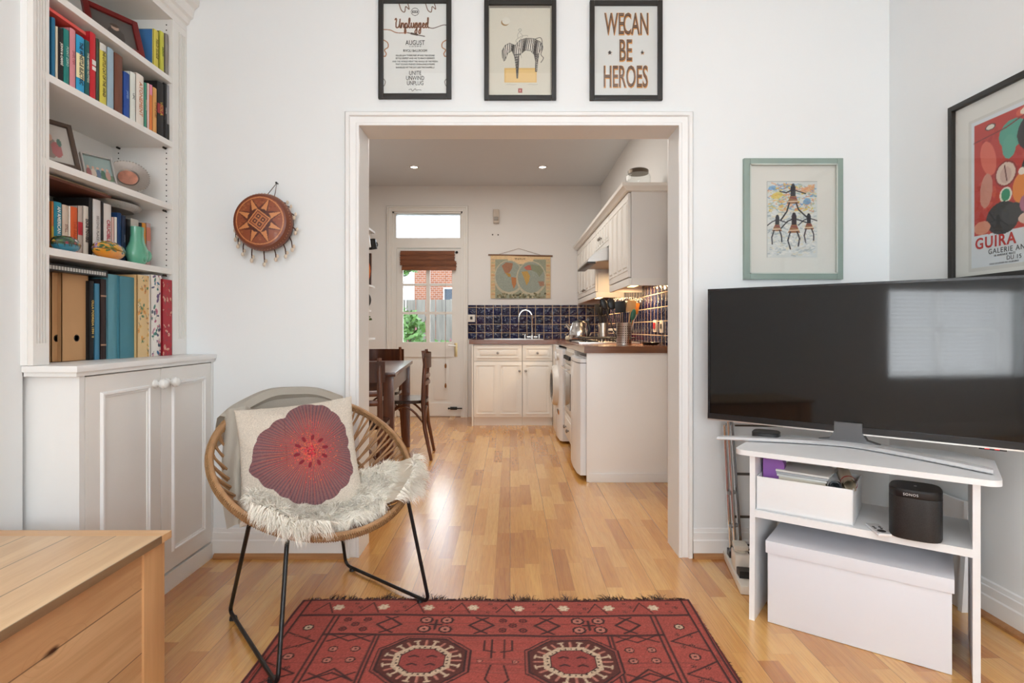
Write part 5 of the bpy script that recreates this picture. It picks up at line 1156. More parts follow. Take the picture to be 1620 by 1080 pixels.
# big poster on the right wall
def draw_big(cv, w, h):
    a, b, c, d_ = .075, w-.06, .028, h-.075; cv.rect(a-.012, b+.012, c-.012, d_+.012, '#cfccc6'); cv.rect(a, b, c, d_, '#d6dade')
    r0, r1, q0, q1 = a+.012, b-.012, c+.118, d_-.012; iw, ih = r1-r0, q1-q0
    L = lambda x, y: (r0+x*iw, q0+y*ih)
    cv.rect(r0, r1, q0, q1, '#b83a32')
    def e(x, y, rx, ry, col, rot=0): p = L(x, y); cv.ell(p[0], p[1], rx*iw, ry*ih, col, rot)
    for k in range(60): e(random.random()*.9+.05, random.random()*.94+.03, .05, .02, random.choice(['#b03028', '#c24a3c', '#a82c2a', '#c85040']), random.uniform(0, 3))
    e(.36, .80, .12, .12, '#4f9a86'); e(.33, .7, .06, .10, '#5aa08c'); e(.16, .93, .05, .028, '#3c3030'); e(.16, .93, .04, .02, '#d8cfc4'); e(.48, .95, .09, .04, '#d05a44'); e(.48, .95, .055, .028, '#e8dcc8')
    e(.62, .76, .22, .19, '#2a2628'); e(.70, .55, .2, .18, '#2c282c'); e(.5, .44, .07, .14, '#2a2628'); e(.74, .66, .05, .02, '#3a4a8a', -.4)
    e(.14, .66, .07, .16, '#d86a58', .25); e(.12, .38, .06, .15, '#c88a7a', -.1); e(.30, .48, .10, .11, '#8a2a28'); e(.30, .48, .085, .095, '#d8c0b0'); e(.3, .47, .05, .07, '#c9a89c'); e(.30, .30, .055, .065, '#e0dccc'); e(.30, .30, .04, .052, '#2f8a68')
    e(.44, .32, .08, .13, '#e0863c'); e(.44, .46, .03, .03, '#e8dcd0'); e(.64, .42, .12, .20, '#dc5030'); e(.64, .6, .06, .05, '#e0a090'); e(.27, .11, .15, .14, '#2c2a2e'); e(.36, .13, .1, .09, '#3a3a3c'); e(.47, .19, .05, .07, '#a86a80'); e(.5, .07, .09, .05, '#d8b8a8'); e(.08, .06, .08, .06, '#d08a70'); e(.76, .2, .08, .14, '#2a2628'); e(.8, .1, .1, .07, '#e4d8cc')
    cv.line([L(.0, .84), L(.3, .87), L(.5, .93)], .003, '#7a2a2a'); cv.line([L(.29, .55), L(.31, .42)], .003, '#5a2a2a')
Mr = frameM((XR, 0, 0), (0, -1, 0), (0, 0, 1))     # local x runs towards the camera
t, pr, M = wall_pic('framed_poster', 'large black-framed exhibition poster reading GUIRA above the television', -2.205, -1.56, 1.205, 1.884, .02, FRAMEB, '#dfdcd6', draw_big, 230, 236, 'poster', M=Mr, d=.022)
REDI = mat('poster_red', '#b8322e', .6, var=0); GRI = mat('poster_grey', '#55565a', .6, var=0)
for s, sz, z, m, x in (('GUIRA', .056, 1.338, REDI, -2.092), ('GALERIE AN', .026, 1.304, GRI, -2.035), ('16 AVENUE MATI', .011, 1.288, GRI, -2.012), ('DU 15 AU 3', .021, 1.274, GRI, -1.96), ('TOUS LES JOURS DE 14 HEURES', .008, 1.260, GRI, -2.03)):
    txt(s, sz, M @ Matrix.Translation((x, z, .0072)), m, pr, align='LEFT', xs=.92, sp=1.15, bold=.0012 if m is REDI else 0)

# ------------------------------------------------------------------ carved gourd wall hanging with cowrie shells
t = thing('carved_gourd_drum', 'round carved brown gourd hanging on the wall with cowrie shell tassels', 'wall hanging', (-1.091, YF-.05, 1.37))
cx, cz = -1.091, CZ+(520-350)*2.49/F
cv = Canvas(.25, .25, 150, 150, '#8a4628'); c_ = .125
for k in range(160): a = random.random()*2*PI; r = random.random()*.11; cv.ell(c_+r*math.cos(a), c_+r*math.sin(a), .006, .004, random.choice(['#94502e', '#7d3c22', '#9a5a34']))
for k in range(8):
    a = R(22+45*k)
    u = np.array([math.cos(a), math.sin(a)]); v_ = np.array([-u[1], u[0]]); c0_ = np.array([c_, c_])
    P = lambda s, q: tuple(c0_+u*s+v_*q)
    cv.poly([P(.035, -.024), P(.10, -.004), P(.10, .002), P(.035, .03)], '#5a2416'); cv.poly([P(.05, -.013), P(.098, -.002), P(.098, .002), P(.05, .013)], '#c98450')
    for s in (.038, .043, .048): cv.line([P(s, -.012), P(s+.004, 0), P(s, .012)], .0016, '#3a1810')
th = np.hypot(cv.X-c_, cv.Y-c_)
cv.put((th > .100) & (th < .104), '#c98450'); cv.put((th > .108), '#6d341f')
sq = R(8)
for s, col in ((.052, '#c98450'), (.045, '#7a3a20'), (.038, '#b56e40')):
    cv.poly([(c_+s*math.cos(sq+k*PI/2), c_+s*math.sin(sq+k*PI/2)) for k in range(4)], col)
for k in range(4):
    a = sq+k*PI/2; p = (c_+.018*math.cos(a), c_+.018*math.sin(a))
    cv.poly([(p[0]+.013*math.cos(a+j*PI/2), p[1]+.013*math.sin(a+j*PI/2)) for j in range(4)], '#5a2818'); cv.ell(p[0], p[1], .003, .003, '#c98450')
def gf(X, Y):
    dx, dy = (X-c_)/c_, (Y-c_)/c_; m = np.maximum(np.abs(dx), np.abs(dy)); r = np.hypot(dx, dy)+1e-9; k = m/r   # square to disc
    return cx+dx*k*.115, YF-.095-.012*(1-(m)**2), cz+dy*k*.115
cva = cv.a.copy(); # resample drawing onto the disc
dx, dy = (cv.X-c_)/c_, (cv.Y-c_)/c_; m_ = np.maximum(np.abs(dx), np.abs(dy)); r_ = np.hypot(dx, dy)+1e-9
ix = np.clip(((dx*m_/r_)*.115/.25+.5)*150, 0, 150).astype(int); iy = np.clip(((dy*m_/r_)*.115/.25+.5)*150, 0, 150).astype(int); cv.a = cva[iy, ix]
cv.mesh('carved_face', gf, attr_mat('carved_gourd', .4, coat=.2, bump=.3, bs=120), t)
GB = mat('gourd_shell', '#7a3f26', .45, var=.25, vs=20, bump=.3, bs=80); GS = mat('gourd_hide', '#5d5048', .7, var=.3, vs=12)
G().lathe([(.115, 0), (.122, .012), (.127, .035), (.126, .05)], (cx, YF-.095, cz), 48, (0, 1, 0)).build('carved_rim', GB, t)
G().lathe([(.126, .05), (.120, .075), (.105, .094), (0, .095)], (cx, YF-.095, cz), 48, (0, 1, 0)).build('hide_back', GS, t)
g = G()
for k in range(60): a = k*2*PI/60; g.ball((cx+.1245*math.cos(a), YF-.075, cz+.1245*math.sin(a)), .0022, 6, 4)
g.build('stud_row', mat('stud_pale', '#c08a60', .5), t)
LEA = mat('leather_cord', '#4a2c20', .7); COW = mat('cowrie_shell', '#d8c8b4', .35, var=.15, vs=60)
G().tube([(cx+.008, YF-.05, cz+.118), (cx+.04, YF-.012, cz+.186), (cx+.045, YF-.05, cz+.115)], .0018, 6).build('hanging_cord', LEA, t); G().cyl((cx+.04, YF-.018, cz+.186), (cx+.04, YF, cz+.186), .003, seg=8).ball((cx+.04, YF-.018, cz+.186), .005, 8, 6).build('nail', BLACKM, t)
for a, L in ((178, .03), (190, .045), (205, .045), (222, .05), (243, .05), (268, .055), (290, .04), (312, .05), (332, .055), (352, .02), (20, .012), (38, .01), (48, .008)):
    a = R(a); p = Vector((cx+.123*math.cos(a), YF-.045, cz+.123*math.sin(a))); q = p+Vector((.012*math.cos(a), .01, -L))
    tb = G().tube([p, (p+q)/2+Vector((.004*math.cos(a), 0, .003)), q], .0028, 6).build('tassel', LEA, t)
    g = G(); g.ball(q+Vector((0, -.004, -.006)), (.0075, .006, .010), 12, 8); g.ball(q+Vector((.007, -.002, .010)), (.006, .005, .009), 12, 8); g.build('cowrie', COW, tb)

# ------------------------------------------------------------------ television and stand
dT = R(-40)
t = thing('television', 'curved black flat-screen television on the white corner stand', 'television', (1.2465, 2.0955, .601), dT)
TW, SAG = 1.045, .0
def tvp(x, z, d): return (x, SAG*(1-(2*x/TW)**2)+d, z)
TB, TT = .046, .598
g = G(); g.grid(lambda u, v: tvp(-TW/2+.008+(TW-.016)*u, TB+.024+(TT-TB-.032)*v, .0), 40, 1)
n = N('tv_screen'); n.out(Base_Color=(.004, .004, .0045), Roughness=.05, Specular_IOR_Level=.42)
g.build('screen', n.m, t, world=False)
g = G()
def bar(x0, x1, z0, z1, d0, d1, nseg=40):
    vs = [[g.v(tvp(x0+(x1-x0)*i/nseg, z, d)) for (z, d) in ((z0, d0), (z1, d0), (z1, d1), (z0, d1))] for i in range(nseg+1)]
    for a, b in zip(vs, vs[1:]): g.bridge(a, b)
    g.f(vs[0]); g.f(list(reversed(vs[-1])))
bar(-TW/2, TW/2, TB, TB+.025, -.006, .03); bar(-TW/2, TW/2, TT-.008, TT, -.004, .03); bar(-TW/2, -TW/2+.008, TB, TT, -.004, .03, 1); bar(TW/2-.008, TW/2, TB, TT, -.004, .03, 1)
g.build('bezel', mat('tv_bezel', (.014, .014, .016), .22, var=.05), t, world=False)
g = G(); bar(-TW/2+.01, TW/2-.01, TB+.01, TT-.01, .028, .045); bar(-.32, .32, TB+.02, .36, .04, .075, 16); g.build('back_case', BLACK, t, world=False)
g = G(); bar(-TW/2, TW/2, TB-.003, TB+.002, -.0065, .02); g.build('silver_edge', STEEL, t, world=False)
o = txt('SAMSUNG', .0125, frameM((.0, SAG-.0072, TB+.0125), (1, 0, 0), (0, 0, 1)), mat('logo_silver', '#d8d8d8', .4, var=0), None, 'logo', sp=1.1, bold=.0006); o.parent = t
G().box(.37, .44, .006, .03, TB-.010, TB, .002).build('sensor_pod', BLACK, t, world=False)
for x in (.385, .41): G().box(x, x+.012, .002, .006, TB-.007, TB-.002).build('standby_light', mat('red_glow', '#d83a3a', .4, emit='#ff3030', es=.6), t, world=False)
# boomerang base
g = G(); nb = 24; rows_ = []
for i in range(nb+1):
    u = i/nb*2-1; x = .405*u; yc = -.20+.185*(1-abs(u)**1.35); wd = .018+.030*(1-abs(u)) ** .8
    rows_.append([g.v((x, yc-wd*.5-.010, .003)), g.v((x, yc-wd*.5-.014, .007)), g.v((x, yc-wd*.4-.008, .014)), g.v((x, yc+wd, .014)), g.v((x, yc+wd, .003))])
for a, b in zip(rows_, rows_[1:]): g.bridge(a, b)
g.f(rows_[0]); g.f(list(reversed(rows_[-1]))); g.build('stand_base', mat('satin_silver', (.80, .81, .83), .25, .35), t, world=False)
g = G(); g.prism([(-.10, .0141), (.10, .0141), (.06, .024), (.045, .05), (.045, .085), (-.045, .085), (-.045, .05), (-.06, .022)], -.012, .022, 'y').build('stand_neck', mat('neck_grey', (.12, .12, .125), .3, .5), t, world=False)

S0 = (1.093, 1.817, 0); aS = R(-37.1)
t = thing('corner_tv_stand', 'white corner television stand with one shelf and rounded top', 'tv stand', S0, aS)
def rpoly(x0, x1, y0, y1, r, back=.09):
    P = []
    for a in np.linspace(PI, 1.5*PI, 6): P.append((x0+r+r*math.cos(a), y0+r+r*math.sin(a)))
    for a in np.linspace(1.5*PI, 2*PI, 6): P.append((x1-r+r*math.cos(a), y0+r+r*math.sin(a)))
    P += [(x1, y1-back), (x1-back*1.1, y1), (x0+back*1.1, y1), (x0, y1-back)]; return P
G().prism(rpoly(-.366, .366, 0, .42, .035), .582, .60).build('top_board', WHITE, t, world=False)
for s in (-1, 1):
    G().prism([(.012, 0), (.33, 0), (.36, .05), (.36, .582), (.02, .582), (.022, .40)], s*.308-.009, s*.308+.009, 'x').build('side_panel', WHITE, t, world=False)
G().prism([(-.299, .016), (.299, .016), (.299, .34), (-.299, .34)], .366, .39).build('shelf_board', WHITE, t, world=False)
for x in (-.308, .308): G().cyl((x, .06, -.0), (x, .06, .001), .008).build('foot', GREYP, t, world=False)
MS = Matrix.Translation(S0) @ Matrix.Rotation(aS, 4, 'Z')
def st_thing(name, label, cat, x, y, z, rz=0): return thing(name, label, cat, MS @ Vector((x, y, z)), aS+rz)
# storage box below
t = st_thing('lidded_box', 'large white lidded storage box on the floor under the tv stand', 'box', .0, .02, 0)
LAV = mat('box_paper', (.77, .785, .84), .6, var=.015)
G().box(-.26, .252, .012, .325, .001, .262, .002).build('box_body', LAV, t, world=False); G().box(-.266, .258, .006, .331, .245, .288, .003).build('lid', LAV, t, world=False)
# bin of papers
def local(px, Yd, z): return MS.inverted() @ Vector(((px-807)*Yd/F, Yd, z))
t = st_thing('storage_bin', 'white fabric bin full of papers on the left of the stand shelf', 'bin', -.15, .03, .39)
BIN = mat('bin_fabric', (.84, .855, .865), .6, bump=.1, bs=80, var=.02)
g = G(); x0, x1, y0, y1, z0, z1 = -.147, .150, .0, .24, .001, .118
for q in ((x0, x1, y0, y0+.004), (x0, x1, y1-.004, y1), (x0, x0+.004, y0, y1), (x1-.004, x1, y0, y1)): g.box(*q, z0, z1, .001)
g.box(x0, x1, y0, y1, z0, z0+.004); g.build('bin_walls', BIN, t, world=False); 
MB = Matrix.Translation(MS @ Vector((-.15, .03, .39))) @ Matrix.Rotation(aS, 4, 'Z')
def in_bin(name, label, cat, x, y, z, rz=0): return thing(name, label, cat, MB @ Vector((x, y, z)), aS+rz)
o = in_bin('purple_box', 'purple cardboard box sticking up at the left of the white bin', 'box', -.105, .09, .006, .1); G().prism([(-.036, .0), (.034, .0), (.034, .150), (.026, .166), (-.036, .166)], -.03, .03, 'y').build('carton', mat('purple_card', '#8e5aa8', .5), o, world=False)
o = in_bin('notebook_stack', 'stack of white notepads lying in the middle of the bin', 'notepads', .0, .12, .105, -.08)
for k in range(3): G().box(-.085-.002*k, .075+.003*k, -.075, .08, .008*k+.012, .008*k+.019, .001).build('notepad', [mat('note_white', '#e2e2de', .6), mat('note_grey', '#b9bcc0', .6), mat('note_white', '#e2e2de', .6)][k], o, world=False)
G().box(-.08, .07, -.07, .075, .0, .012).build('paper_wad', PAGES, o, world=False)
for k, (x, c1, lb) in enumerate(((.085, '#b9c4cc', 'rolled pale blue magazine in the right of the bin'), (.125, '#d8cdb8', 'rolled cream paper with a red stripe at the right end of the bin'))):
    o = in_bin('rolled_paper', lb, 'paper roll', x-.01, .12, .118+.012*k, R(12))
    g = G(); pts = [(.024*math.cos(a)*(.55+.45*a/12), .024*math.sin(a)*(.55+.45*a/12)) for a in np.linspace(0, 12, 50)]
    vs = [(g.v((p, -.11, q)), g.v((p, .10, q))) for p, q in pts]
    for (a, b), (c, d) in zip(vs, vs[1:]): g.f([a, c, d, b])
    g.build('roll', mat('roll%d' % k, c1, .5, var=.1), o, world=False)
    if k: G().lathe([(.0245, 0), (.0245, .012)], (0, -.095, 0), 24, (0, 1, 0)).build('stripe', REDI, o, world=False)
o = in_bin('paper_stack', 'loose papers filling the bottom of the white bin', 'papers', .0, .12, .006); G().box(-.06, .14, -.10, .105, 0, .085).build('papers', PAGES, o, world=False)
# smart speaker
sx, sy = 1.140+.0, 0
pw = Vector(((1448-807)*1.765/F, 1.765, .39)); t = thing('smart_speaker', 'black rounded wireless speaker on the right of the stand shelf', 'speaker', pw, R(-35))
def sq_ring(r, z, n_=40, e=3.4):
    out = []
    for k in range(n_):
        a = 2*PI*k/n_; q = r/(abs(math.cos(a))**e+abs(math.sin(a))**e)**(1/e); out.append((q*math.cos(a), q*math.sin(a), z))
    return out
def stack(g, rz_):
    prev = None
    for r, z in rz_:
        cur = [g.v(p) for p in sq_ring(r, z)]
        if prev: g.bridge(prev, cur)
        else: g.f(list(reversed(cur)))
        prev = cur
    g.f(prev)
g = G(); stack(g, [(.060, 0), (.066, .002), (.068, .008), (.068, .128)]); gn = N('speaker_grille'); tc = gn.coord((1, 1, 1)); vz = gn.n('ShaderNodeTexVoronoi', {'Vector': tc, 'Scale': 420.0}); gn.out(Base_Color=gn.ramp(vz.outputs['Distance'], [(.2, (.004, .004, .004)), (.6, (.02, .02, .021))]), Roughness=.45); g.build('grille', gn.m, t, world=False)
g = G(); stack(g, [(.0665, .128), (.068, .131), (.068, .147), (.064, .152), (.02, .1525)]); g.build('top_cap', BLACK, t, world=False)
o = txt('SONOS', .0105, frameM((-.012, -.0688, .139), (1, 0, 0), (0, 0, 1)), mat('logo_silver', '#d8d8d8', .4, var=0), None, 'logo', sp=1.15); o.parent = t
G().lathe([(0, 0), (.004, 0), (.004, .0006), (0, .0006)], (0, -.0, .1525), 12).build('touch_dot', mat('logo_silver', '#d8d8d8', .4), t, world=False)
# remote
p = Vector(((1393-807)*1.80/F, 1.80, .39)); p = Vector((1.165, 1.80, .39)); t = thing('remote_control', 'small silver remote control lying beside the speaker', 'remote', p, R(-12))
G().box(-.019, .019, -.05, .05, .0005, .009, .003).build('remote_body', mat('satin_silver', (.80, .81, .83), .25, .35), t, world=False)
G().lathe([(0, 0), (.012, 0), (.012, .001), (0, .001)], (0, -.024, .009), 20).build('button_pad', BLACK, t, world=False)
for x in (-.009, .009):
    for y in (.0, .014): G().lathe([(0, 0), (.004, 0), (.004, .0012), (0, .0012)], (x, y, .009), 12).build('button', BLACK, t, world=False)
# streaming box on top
p = Vector(((1212-807)*2.23/F, 2.23, .60)); t = thing('set_top_box', 'small black box on the left of the tv stand top', 'set-top box', p, R(-30))
g = G(); stack(g, [(.047, .003), (.05, .006), (.05, .026), (.047, .029), (.01, .029)]); g.build('box_case', BLACK, t, world=False); G().lathe([(0, 0), (.038, 0), (.038, .003)], (0, 0, 0), 20).build('rubber_base', GREYP, t, world=False)
# ------------------------------------------------------------------ clothes airer, power strip, leaning board, wires
t = thing('folded_clothes_airer', 'folded chrome clothes airer standing between wall and tv stand', 'clothes airer', (1.0, 2.5, 0))
def at(px, py, Y): return Vector(((px-807)*Y/F, Y, CZ-(py-520)*Y/F))
for a, b, c in (((1146, 672), (1156, 876), 2.51), ((1152, 665), (1163, 874), 2.49), ((1157, 662), (1172, 872), 2.52)):
    p, q = at(*a, c), at(*b, c); q.z = max(q.z, .004); G().tube([p, q], .0075, 10).build('tube', CHROME, t)
for k, (p, q) in enumerate(((at(1150, 672, 2.5), at(1156, 668, 2.5)), (at(1152, 780, 2.49), at(1162, 778, 2.5)), (at(1155, 832, 2.49), at(1166, 830, 2.5)))): G().tube([p, q], .0095, 10).build('joint', mat('airer_plastic', '#8a8c8e', .4), t)
for k, z in enumerate((.62, .60, .385, .195, .07, .05, .035)):
    G().tube([(1.0, 2.53, z), (1.5, 2.53, z-.008)], .004 if k not in (2, 3) else .006, 6).build('rail', mat('dark_rail', '#5a544e', .4, .6), t)
t = thing('power_strip', 'white power strip with plugs on the floor left of the tv stand', 'power strip', (.962, 2.395, 0), R(-10.6))
g = G(); g.box(-.033, .033, -.20, .20, .001, .034, .005).build('strip_body', mat('white_plastic', '#e6e0d6', .35), t, world=False)
for y, m in ((.10, BLACK), (-.105, BLACK)): G().prism([(-.022, y-.024), (.024, y-.026), (.026, y+.022), (-.024, y+.024)], .030, .062).build('plug', m, t, world=False)
G().box(-.028, .032, -.07, .02, .030, .105, .012).build('charger_plug', mat('white_plastic', '#e6e0d6', .35), t, world=False)
G().cyl((0, -.03, .105), (.002, -.03, .118), .022).box(-.026, .028, -.06, .01, .118, .138, .008).build('stacked_adaptor', mat('old_white', '#d6d0c4', .4), t, world=False)
tag(G().tube([(1.005, 2.40, .045), (1.05, 2.40, .008), (1.15, 2.45, .006), (1.28, 2.46, .05), (1.38, 2.42, .25), (1.40, 2.38, .5)], .0035, 6).build('power_cable', BLACK), 'black cable running from the power strip behind the tv stand', 'cable')
t = thing('leaning_board', 'narrow white board leaning on the right wall behind the tv stand', 'board', (1.66, 2.07, 0))
G().prism([(1.640, 0), (1.672, 0), (1.698, .40), (1.664, .40)], 2.065, 2.085, 'y').build('edge_board', WHITE, t); G().prism([(1.655, .001), (1.668, .001), (1.692, .39), (1.679, .39)], 2.085, 2.36, 'y').build('panel', WHITE, t)

# ------------------------------------------------------------------ oak chest in the foreground
OAK = wood('oak_top', '#d6b084', '#efd2a8', 1, .32, .8, knots=0, seam=(0, .125)); OAKX = wood('oak_end', '#d2a470', '#e8c294', 0, .34, .8); OAKS = wood('oak_side', '#c79c6e', '#e8c496', 1, .42, .7, knots=1, seam=(2, .17)); OAKZ = wood('oak_post', '#cc9c6a', '#e2b684', 2, .4, .8)
CX, CY, CH = -.959, 1.613, .46
t = thing('oak_chest', 'light oak blanket chest in the left foreground', 'chest', (-1.21, 1.08, 0))
G().box(-1.48, CX, .50, CY-.045, CH-.021, CH, .002).build('lid', OAK, t); G().box(-1.48, CX, CY-.0445, CY, CH-.021, CH, .002).build('breadboard_end', OAKX, t)
for x in (-1.462, CX-.0125-.05):
    for y in (.52, CY-.013-.09): G().box(x, x+.05, y, y+.09, 0, CH-.021, .002).build('corner_post', OAKZ, t)
G().box(CX-.0125-.028, CX-.0125-.006, .60, CY-.10, .05, CH-.021).build('side_board', OAKS, t); G().box(-1.46, -1.44, .60, CY-.10, .05, CH-.021).build('side_board', OAKS, t)
for y in (.54, CY-.04): G().box(-1.42, CX-.06, y, y+.018, .05, CH-.021).build('end_board', OAKX, t)
g = G(); g.box(-1.45, CX-.03, .58, CY-.06, .05, .06).build('base_board', OAKX, t)

# ------------------------------------------------------------------ rug
RX0, RX1, RY0, RY1 = -.778, .674, .15, 2.150; RW, RL = RX1-RX0, RY1-RY0
cv = Canvas(RW, RL, 420, 600, '#a34a40'); RED, DK, CRM, PK = '#8c453d', '#3c2020', '#c4aa90', '#b57162'
V = lambda v: RL-v     # distance from the far edge
c0 = RW/2
for k in range(500): cv.line([(random.uniform(0, RW), y := random.uniform(0, RL)), (random.uniform(0, RW), y)], .004, random.choice(['#84403a', '#985046', '#7c3a36', '#9c584c']), .35)
def ros(x, v, r, col, cen, n_=8):
    for j in range(n_): a = 2*PI*j/n_; cv.ell(x+r*.62*math.cos(a), V(v)+r*.62*math.sin(a), r*.3, r*.3, col)
    cv.ell(x, V(v), r*.62, r*.62, cen); cv.ell(x, V(v), r*.2, r*.2, col)
def lozenge(x, v, w, h):
    cv.line([(x-w, V(v)), (x, V(v-h)), (x+w, V(v)), (x, V(v+h)), (x-w, V(v))], .007, DK); cv.line([(x-w*.5, V(v-h*1.35)), (x, V(v-h)), (x+w*.5, V(v-h*1.35))], .006, DK); cv.line([(x-w*.5, V(v+h*1.35)), (x, V(v+h)), (x+w*.5, V(v+h*1.35))], .006, DK)
def hline(v, x0=0, x1=RW, w=.005, col=DK): cv.line([(x0, V(v)), (x1, V(v))], w, col)
def vline(x, v0, v1, w=.005, col=DK): cv.line([(x, V(v0)), (x, V(v1))], w, col)
for v in (.008, RL-.008): hline(v, w=.006)
for x in (.006, .03, RW-.03, RW-.006): vline(x, .0, RL, .006)
for v in (.115, .122, RL-.122): hline(v, .03, RW-.03, .0035)
hline(.245, .155, RW-.155, .004); hline(.252, .155, RW-.155, .003); hline(RL-.245, .155, RW-.155, .004)
for sx in (.155, .172, RW-.172, RW-.155): vline(sx, .12, RL-.12, .005)
for sx in (.332, .345, RW-.345, RW-.332): vline(sx, .25, RL-.25, .005)
for k in range(8):   # outer end border: cream flowers between zigzags
    x = .15+k*.165
    for vv in (.062, RL-.062):
        ros(x, vv, .024, CRM if k % 2 == 0 or True else DK, '#d8c4aa', 6); cv.line([(x-.08, V(vv+.03)), (x-.045, V(vv-.035)), (x-.01, V(vv+.04))], .003, DK)
        ros(x+.08, vv+.0, .012, DK, RED, 5); ros(x+.06, vv-.03, .009, DK, RED, 5); ros(x+.055, vv+.032, .009, DK, RED, 5)
for k in range(10):  # outer side border
    v = .20+k*.175
    for x in (.09, RW-.09):
        ros(x, v, .022, DK, CRM if k % 2 == 0 else PK, 8); cv.line([(.035 if x < 1 else RW-.035, V(v+.03)), (x+.05*(1 if x < 1 else -1), V(v+.088)), (.035 if x < 1 else RW-.035, V(v+.146))], .0045, DK)
        for q in ((-.02, .05), (.02, .06), (-.02, .12), (.01, .115)): ros(x+q[0], v+q[1], .010, DK, RED, 5)
seq = [('r', .245), ('l', .362), ('f', .524), ('l', .683), ('r', .791), ('l', .909), ('f', 1.053), ('l', 1.188)]
for kind, x in seq:
    for v in (.183, RL-.183):
        if kind == 'r':
            for q in ((-.035, -.032), (.035, -.032), (0, 0), (-.035, .032), (.035, .032)): ros(x+q[0], v+q[1], .0165, DK, '#7a322d', 8)
        elif kind == 'l': lozenge(x, v, .042, .038)
        else:
            for q in ((-.036, -.03), (.036, -.03), (-.036, .03), (.036, .03)): ros(x+q[0], v+q[1], .027, DK, PK, 9)
            cv.line([(x-.02, V(v)), (x+.02, V(v))], .008, DK); cv.line([(x, V(v-.03)), (x, V(v+.03))], .008, DK)
for k in range(7):
    v = .335+k*.21
    for x in (.2525, RW-.2525):
        for q in ((-.035, 0), (.035, 0), (-.035, .06), (.035, .06)): ros(x+q[0], v+q[1], .0185, DK, PK, 8)
        cv.line([(x-.07, V(v-.045)), (x, V(v-.085)), (x+.07, V(v-.045))], .005, DK); cv.line([(x-.07, V(v+.165)), (x, V(v+.105)), (x+.07, V(v+.165))], .005, DK); cv.line([(x-.07, V(v-.085)), (x, V(v-.045)), (x+.07, V(v-.085))], .004, DK)
def octa(x, v, rx, ry, col): cv.poly([(x+rx*a, V(v)+ry*b) for a, b in ((-.45, -1), (.45, -1), (1, -.45), (1, .45), (.45, 1), (-.45, 1), (-1, .45), (-1, -.45))], col)
def gul(x, v):
    octa(x, v, .150, .135, DK); octa(x, v, .145, .130, RED); octa(x, v, .138, .124, DK); octa(x, v, .132, .118, '#5a2c26')
    for j in range(24):
        a = 2*PI*j/24; p = (x+.082*math.cos(a), V(v)+.074*math.sin(a)); q = (x+.120*math.cos(a), V(v)+.108*math.sin(a)); cv.line([p, q], .0065, CRM if j % 2 else PK)
        if j % 2: b = a+PI/2; cv.line([(q[0]-.008*math.cos(b), q[1]-.008*math.sin(b)), (q[0]+.008*math.cos(b), q[1]+.008*math.sin(b))], .005, CRM)
    octa(x, v, .090, .080, CRM)
    for j in range(28): a = 2*PI*j/28; cv.ell(x+.079*math.cos(a), V(v)+.070*math.sin(a), .0035, .0035, DK)
    octa(x, v, .071, .063, DK); octa(x, v, .067, .059, '#93413b')
    for q in ((-.028, -.02), (.028, -.02), (-.028, .022), (.028, .022)): cv.line([(x+q[0]-.014, V(v)+q[1]-.003), (x+q[0], V(v)+q[1]+.004), (x+q[0]+.014, V(v)+q[1]-.003)], .005, DK)
for r_ in range(5):
    v = .395+r_*.30
    for x in (.511, .978): gul(x, v)
    x = .7445
    for s in (-1, 1):
        cv.line([(x+s*.02, V(v-.12)), (x+s*.02, V(v-.02))], .004, DK); cv.line([(x+s*.045, V(v-.115)), (x+s*.045, V(v-.06)), (x+s*.01, V(v-.05))], .004, DK)
        cv.line([(x+s*.02, V(v+.02)), (x+s*.035, V(v+.09)), (x+s*.012, V(v+.12))], .004, DK); ros(x+s*.055, v+.0, .011, DK, PK, 5)
    for x2 in (.40, 1.09): ros(x2-.005, v+.15, .016, DK, PK, 7)
    for x2 in (.745,): lozenge(x2, v+.155, .05, .03)
cv.grain(.07)
rt = thing('patterned_rug', 'red oriental rug with octagonal medallions and dark fringe on the oak floor', 'rug', ((RX0+RX1)/2, (RY0+RY1)/2, 0))
def rfn(X, Y):
    wob = .004*np.sin(Y*9)*((X < .02)*1.0-(X > RW-.02)*1.0)
    return RX0+X+wob+.006*np.sin(Y*3.1), RY0+Y+.006*np.sin(X*5), .0065+.0012*np.sin(X*22)*np.sin(Y*17)
cv.mesh('woven_pile', rfn, attr_mat('rug_wool', .95, bump=.5, bs=900), rt)
g = G(); g.prism([(RX0, RY0), (RX1, RY0), (RX1, RY1), (RX0, RY1)], .0005, .0045); g.build('backing', mat('rug_back', '#5a2a26', .95), rt)
nf = 900; fx = np.sort(rng.uniform(RX0+.02, RX1-.01, nf)); clump = .5+.5*np.sin(fx*37)+.3*np.sin(fx*91)
roots = np.stack([fx, RY1+.006*np.sin((fx-RX0)*5)-.004, np.full(nf, .007)], 1); dirs = np.stack([rng.normal(0, .35, nf), np.ones(nf), rng.uniform(.1, .9, nf)*np.clip(clump, .1, 1)], 1)
strands('fringe', roots, dirs, rng.uniform(.025, .065, nf)*(.5+.6*np.clip(clump, 0, 1)), .003, mat('fringe_wool', '#3a2622', .9, var=.4, vs=60), rt, (0, .2, -1), .45)
nf = 260; roots = np.stack([np.full(nf, RX1-.002), rng.uniform(RY0, RY1, nf), np.full(nf, .006)], 1); dirs = np.stack([np.ones(nf), rng.normal(0, .5, nf), rng.uniform(0, .3, nf)], 1)
strands('edge_wool', roots, dirs, rng.uniform(.003, .012, nf), .002, _mc['fringe_wool'], rt, (0, 0, -1), .3)

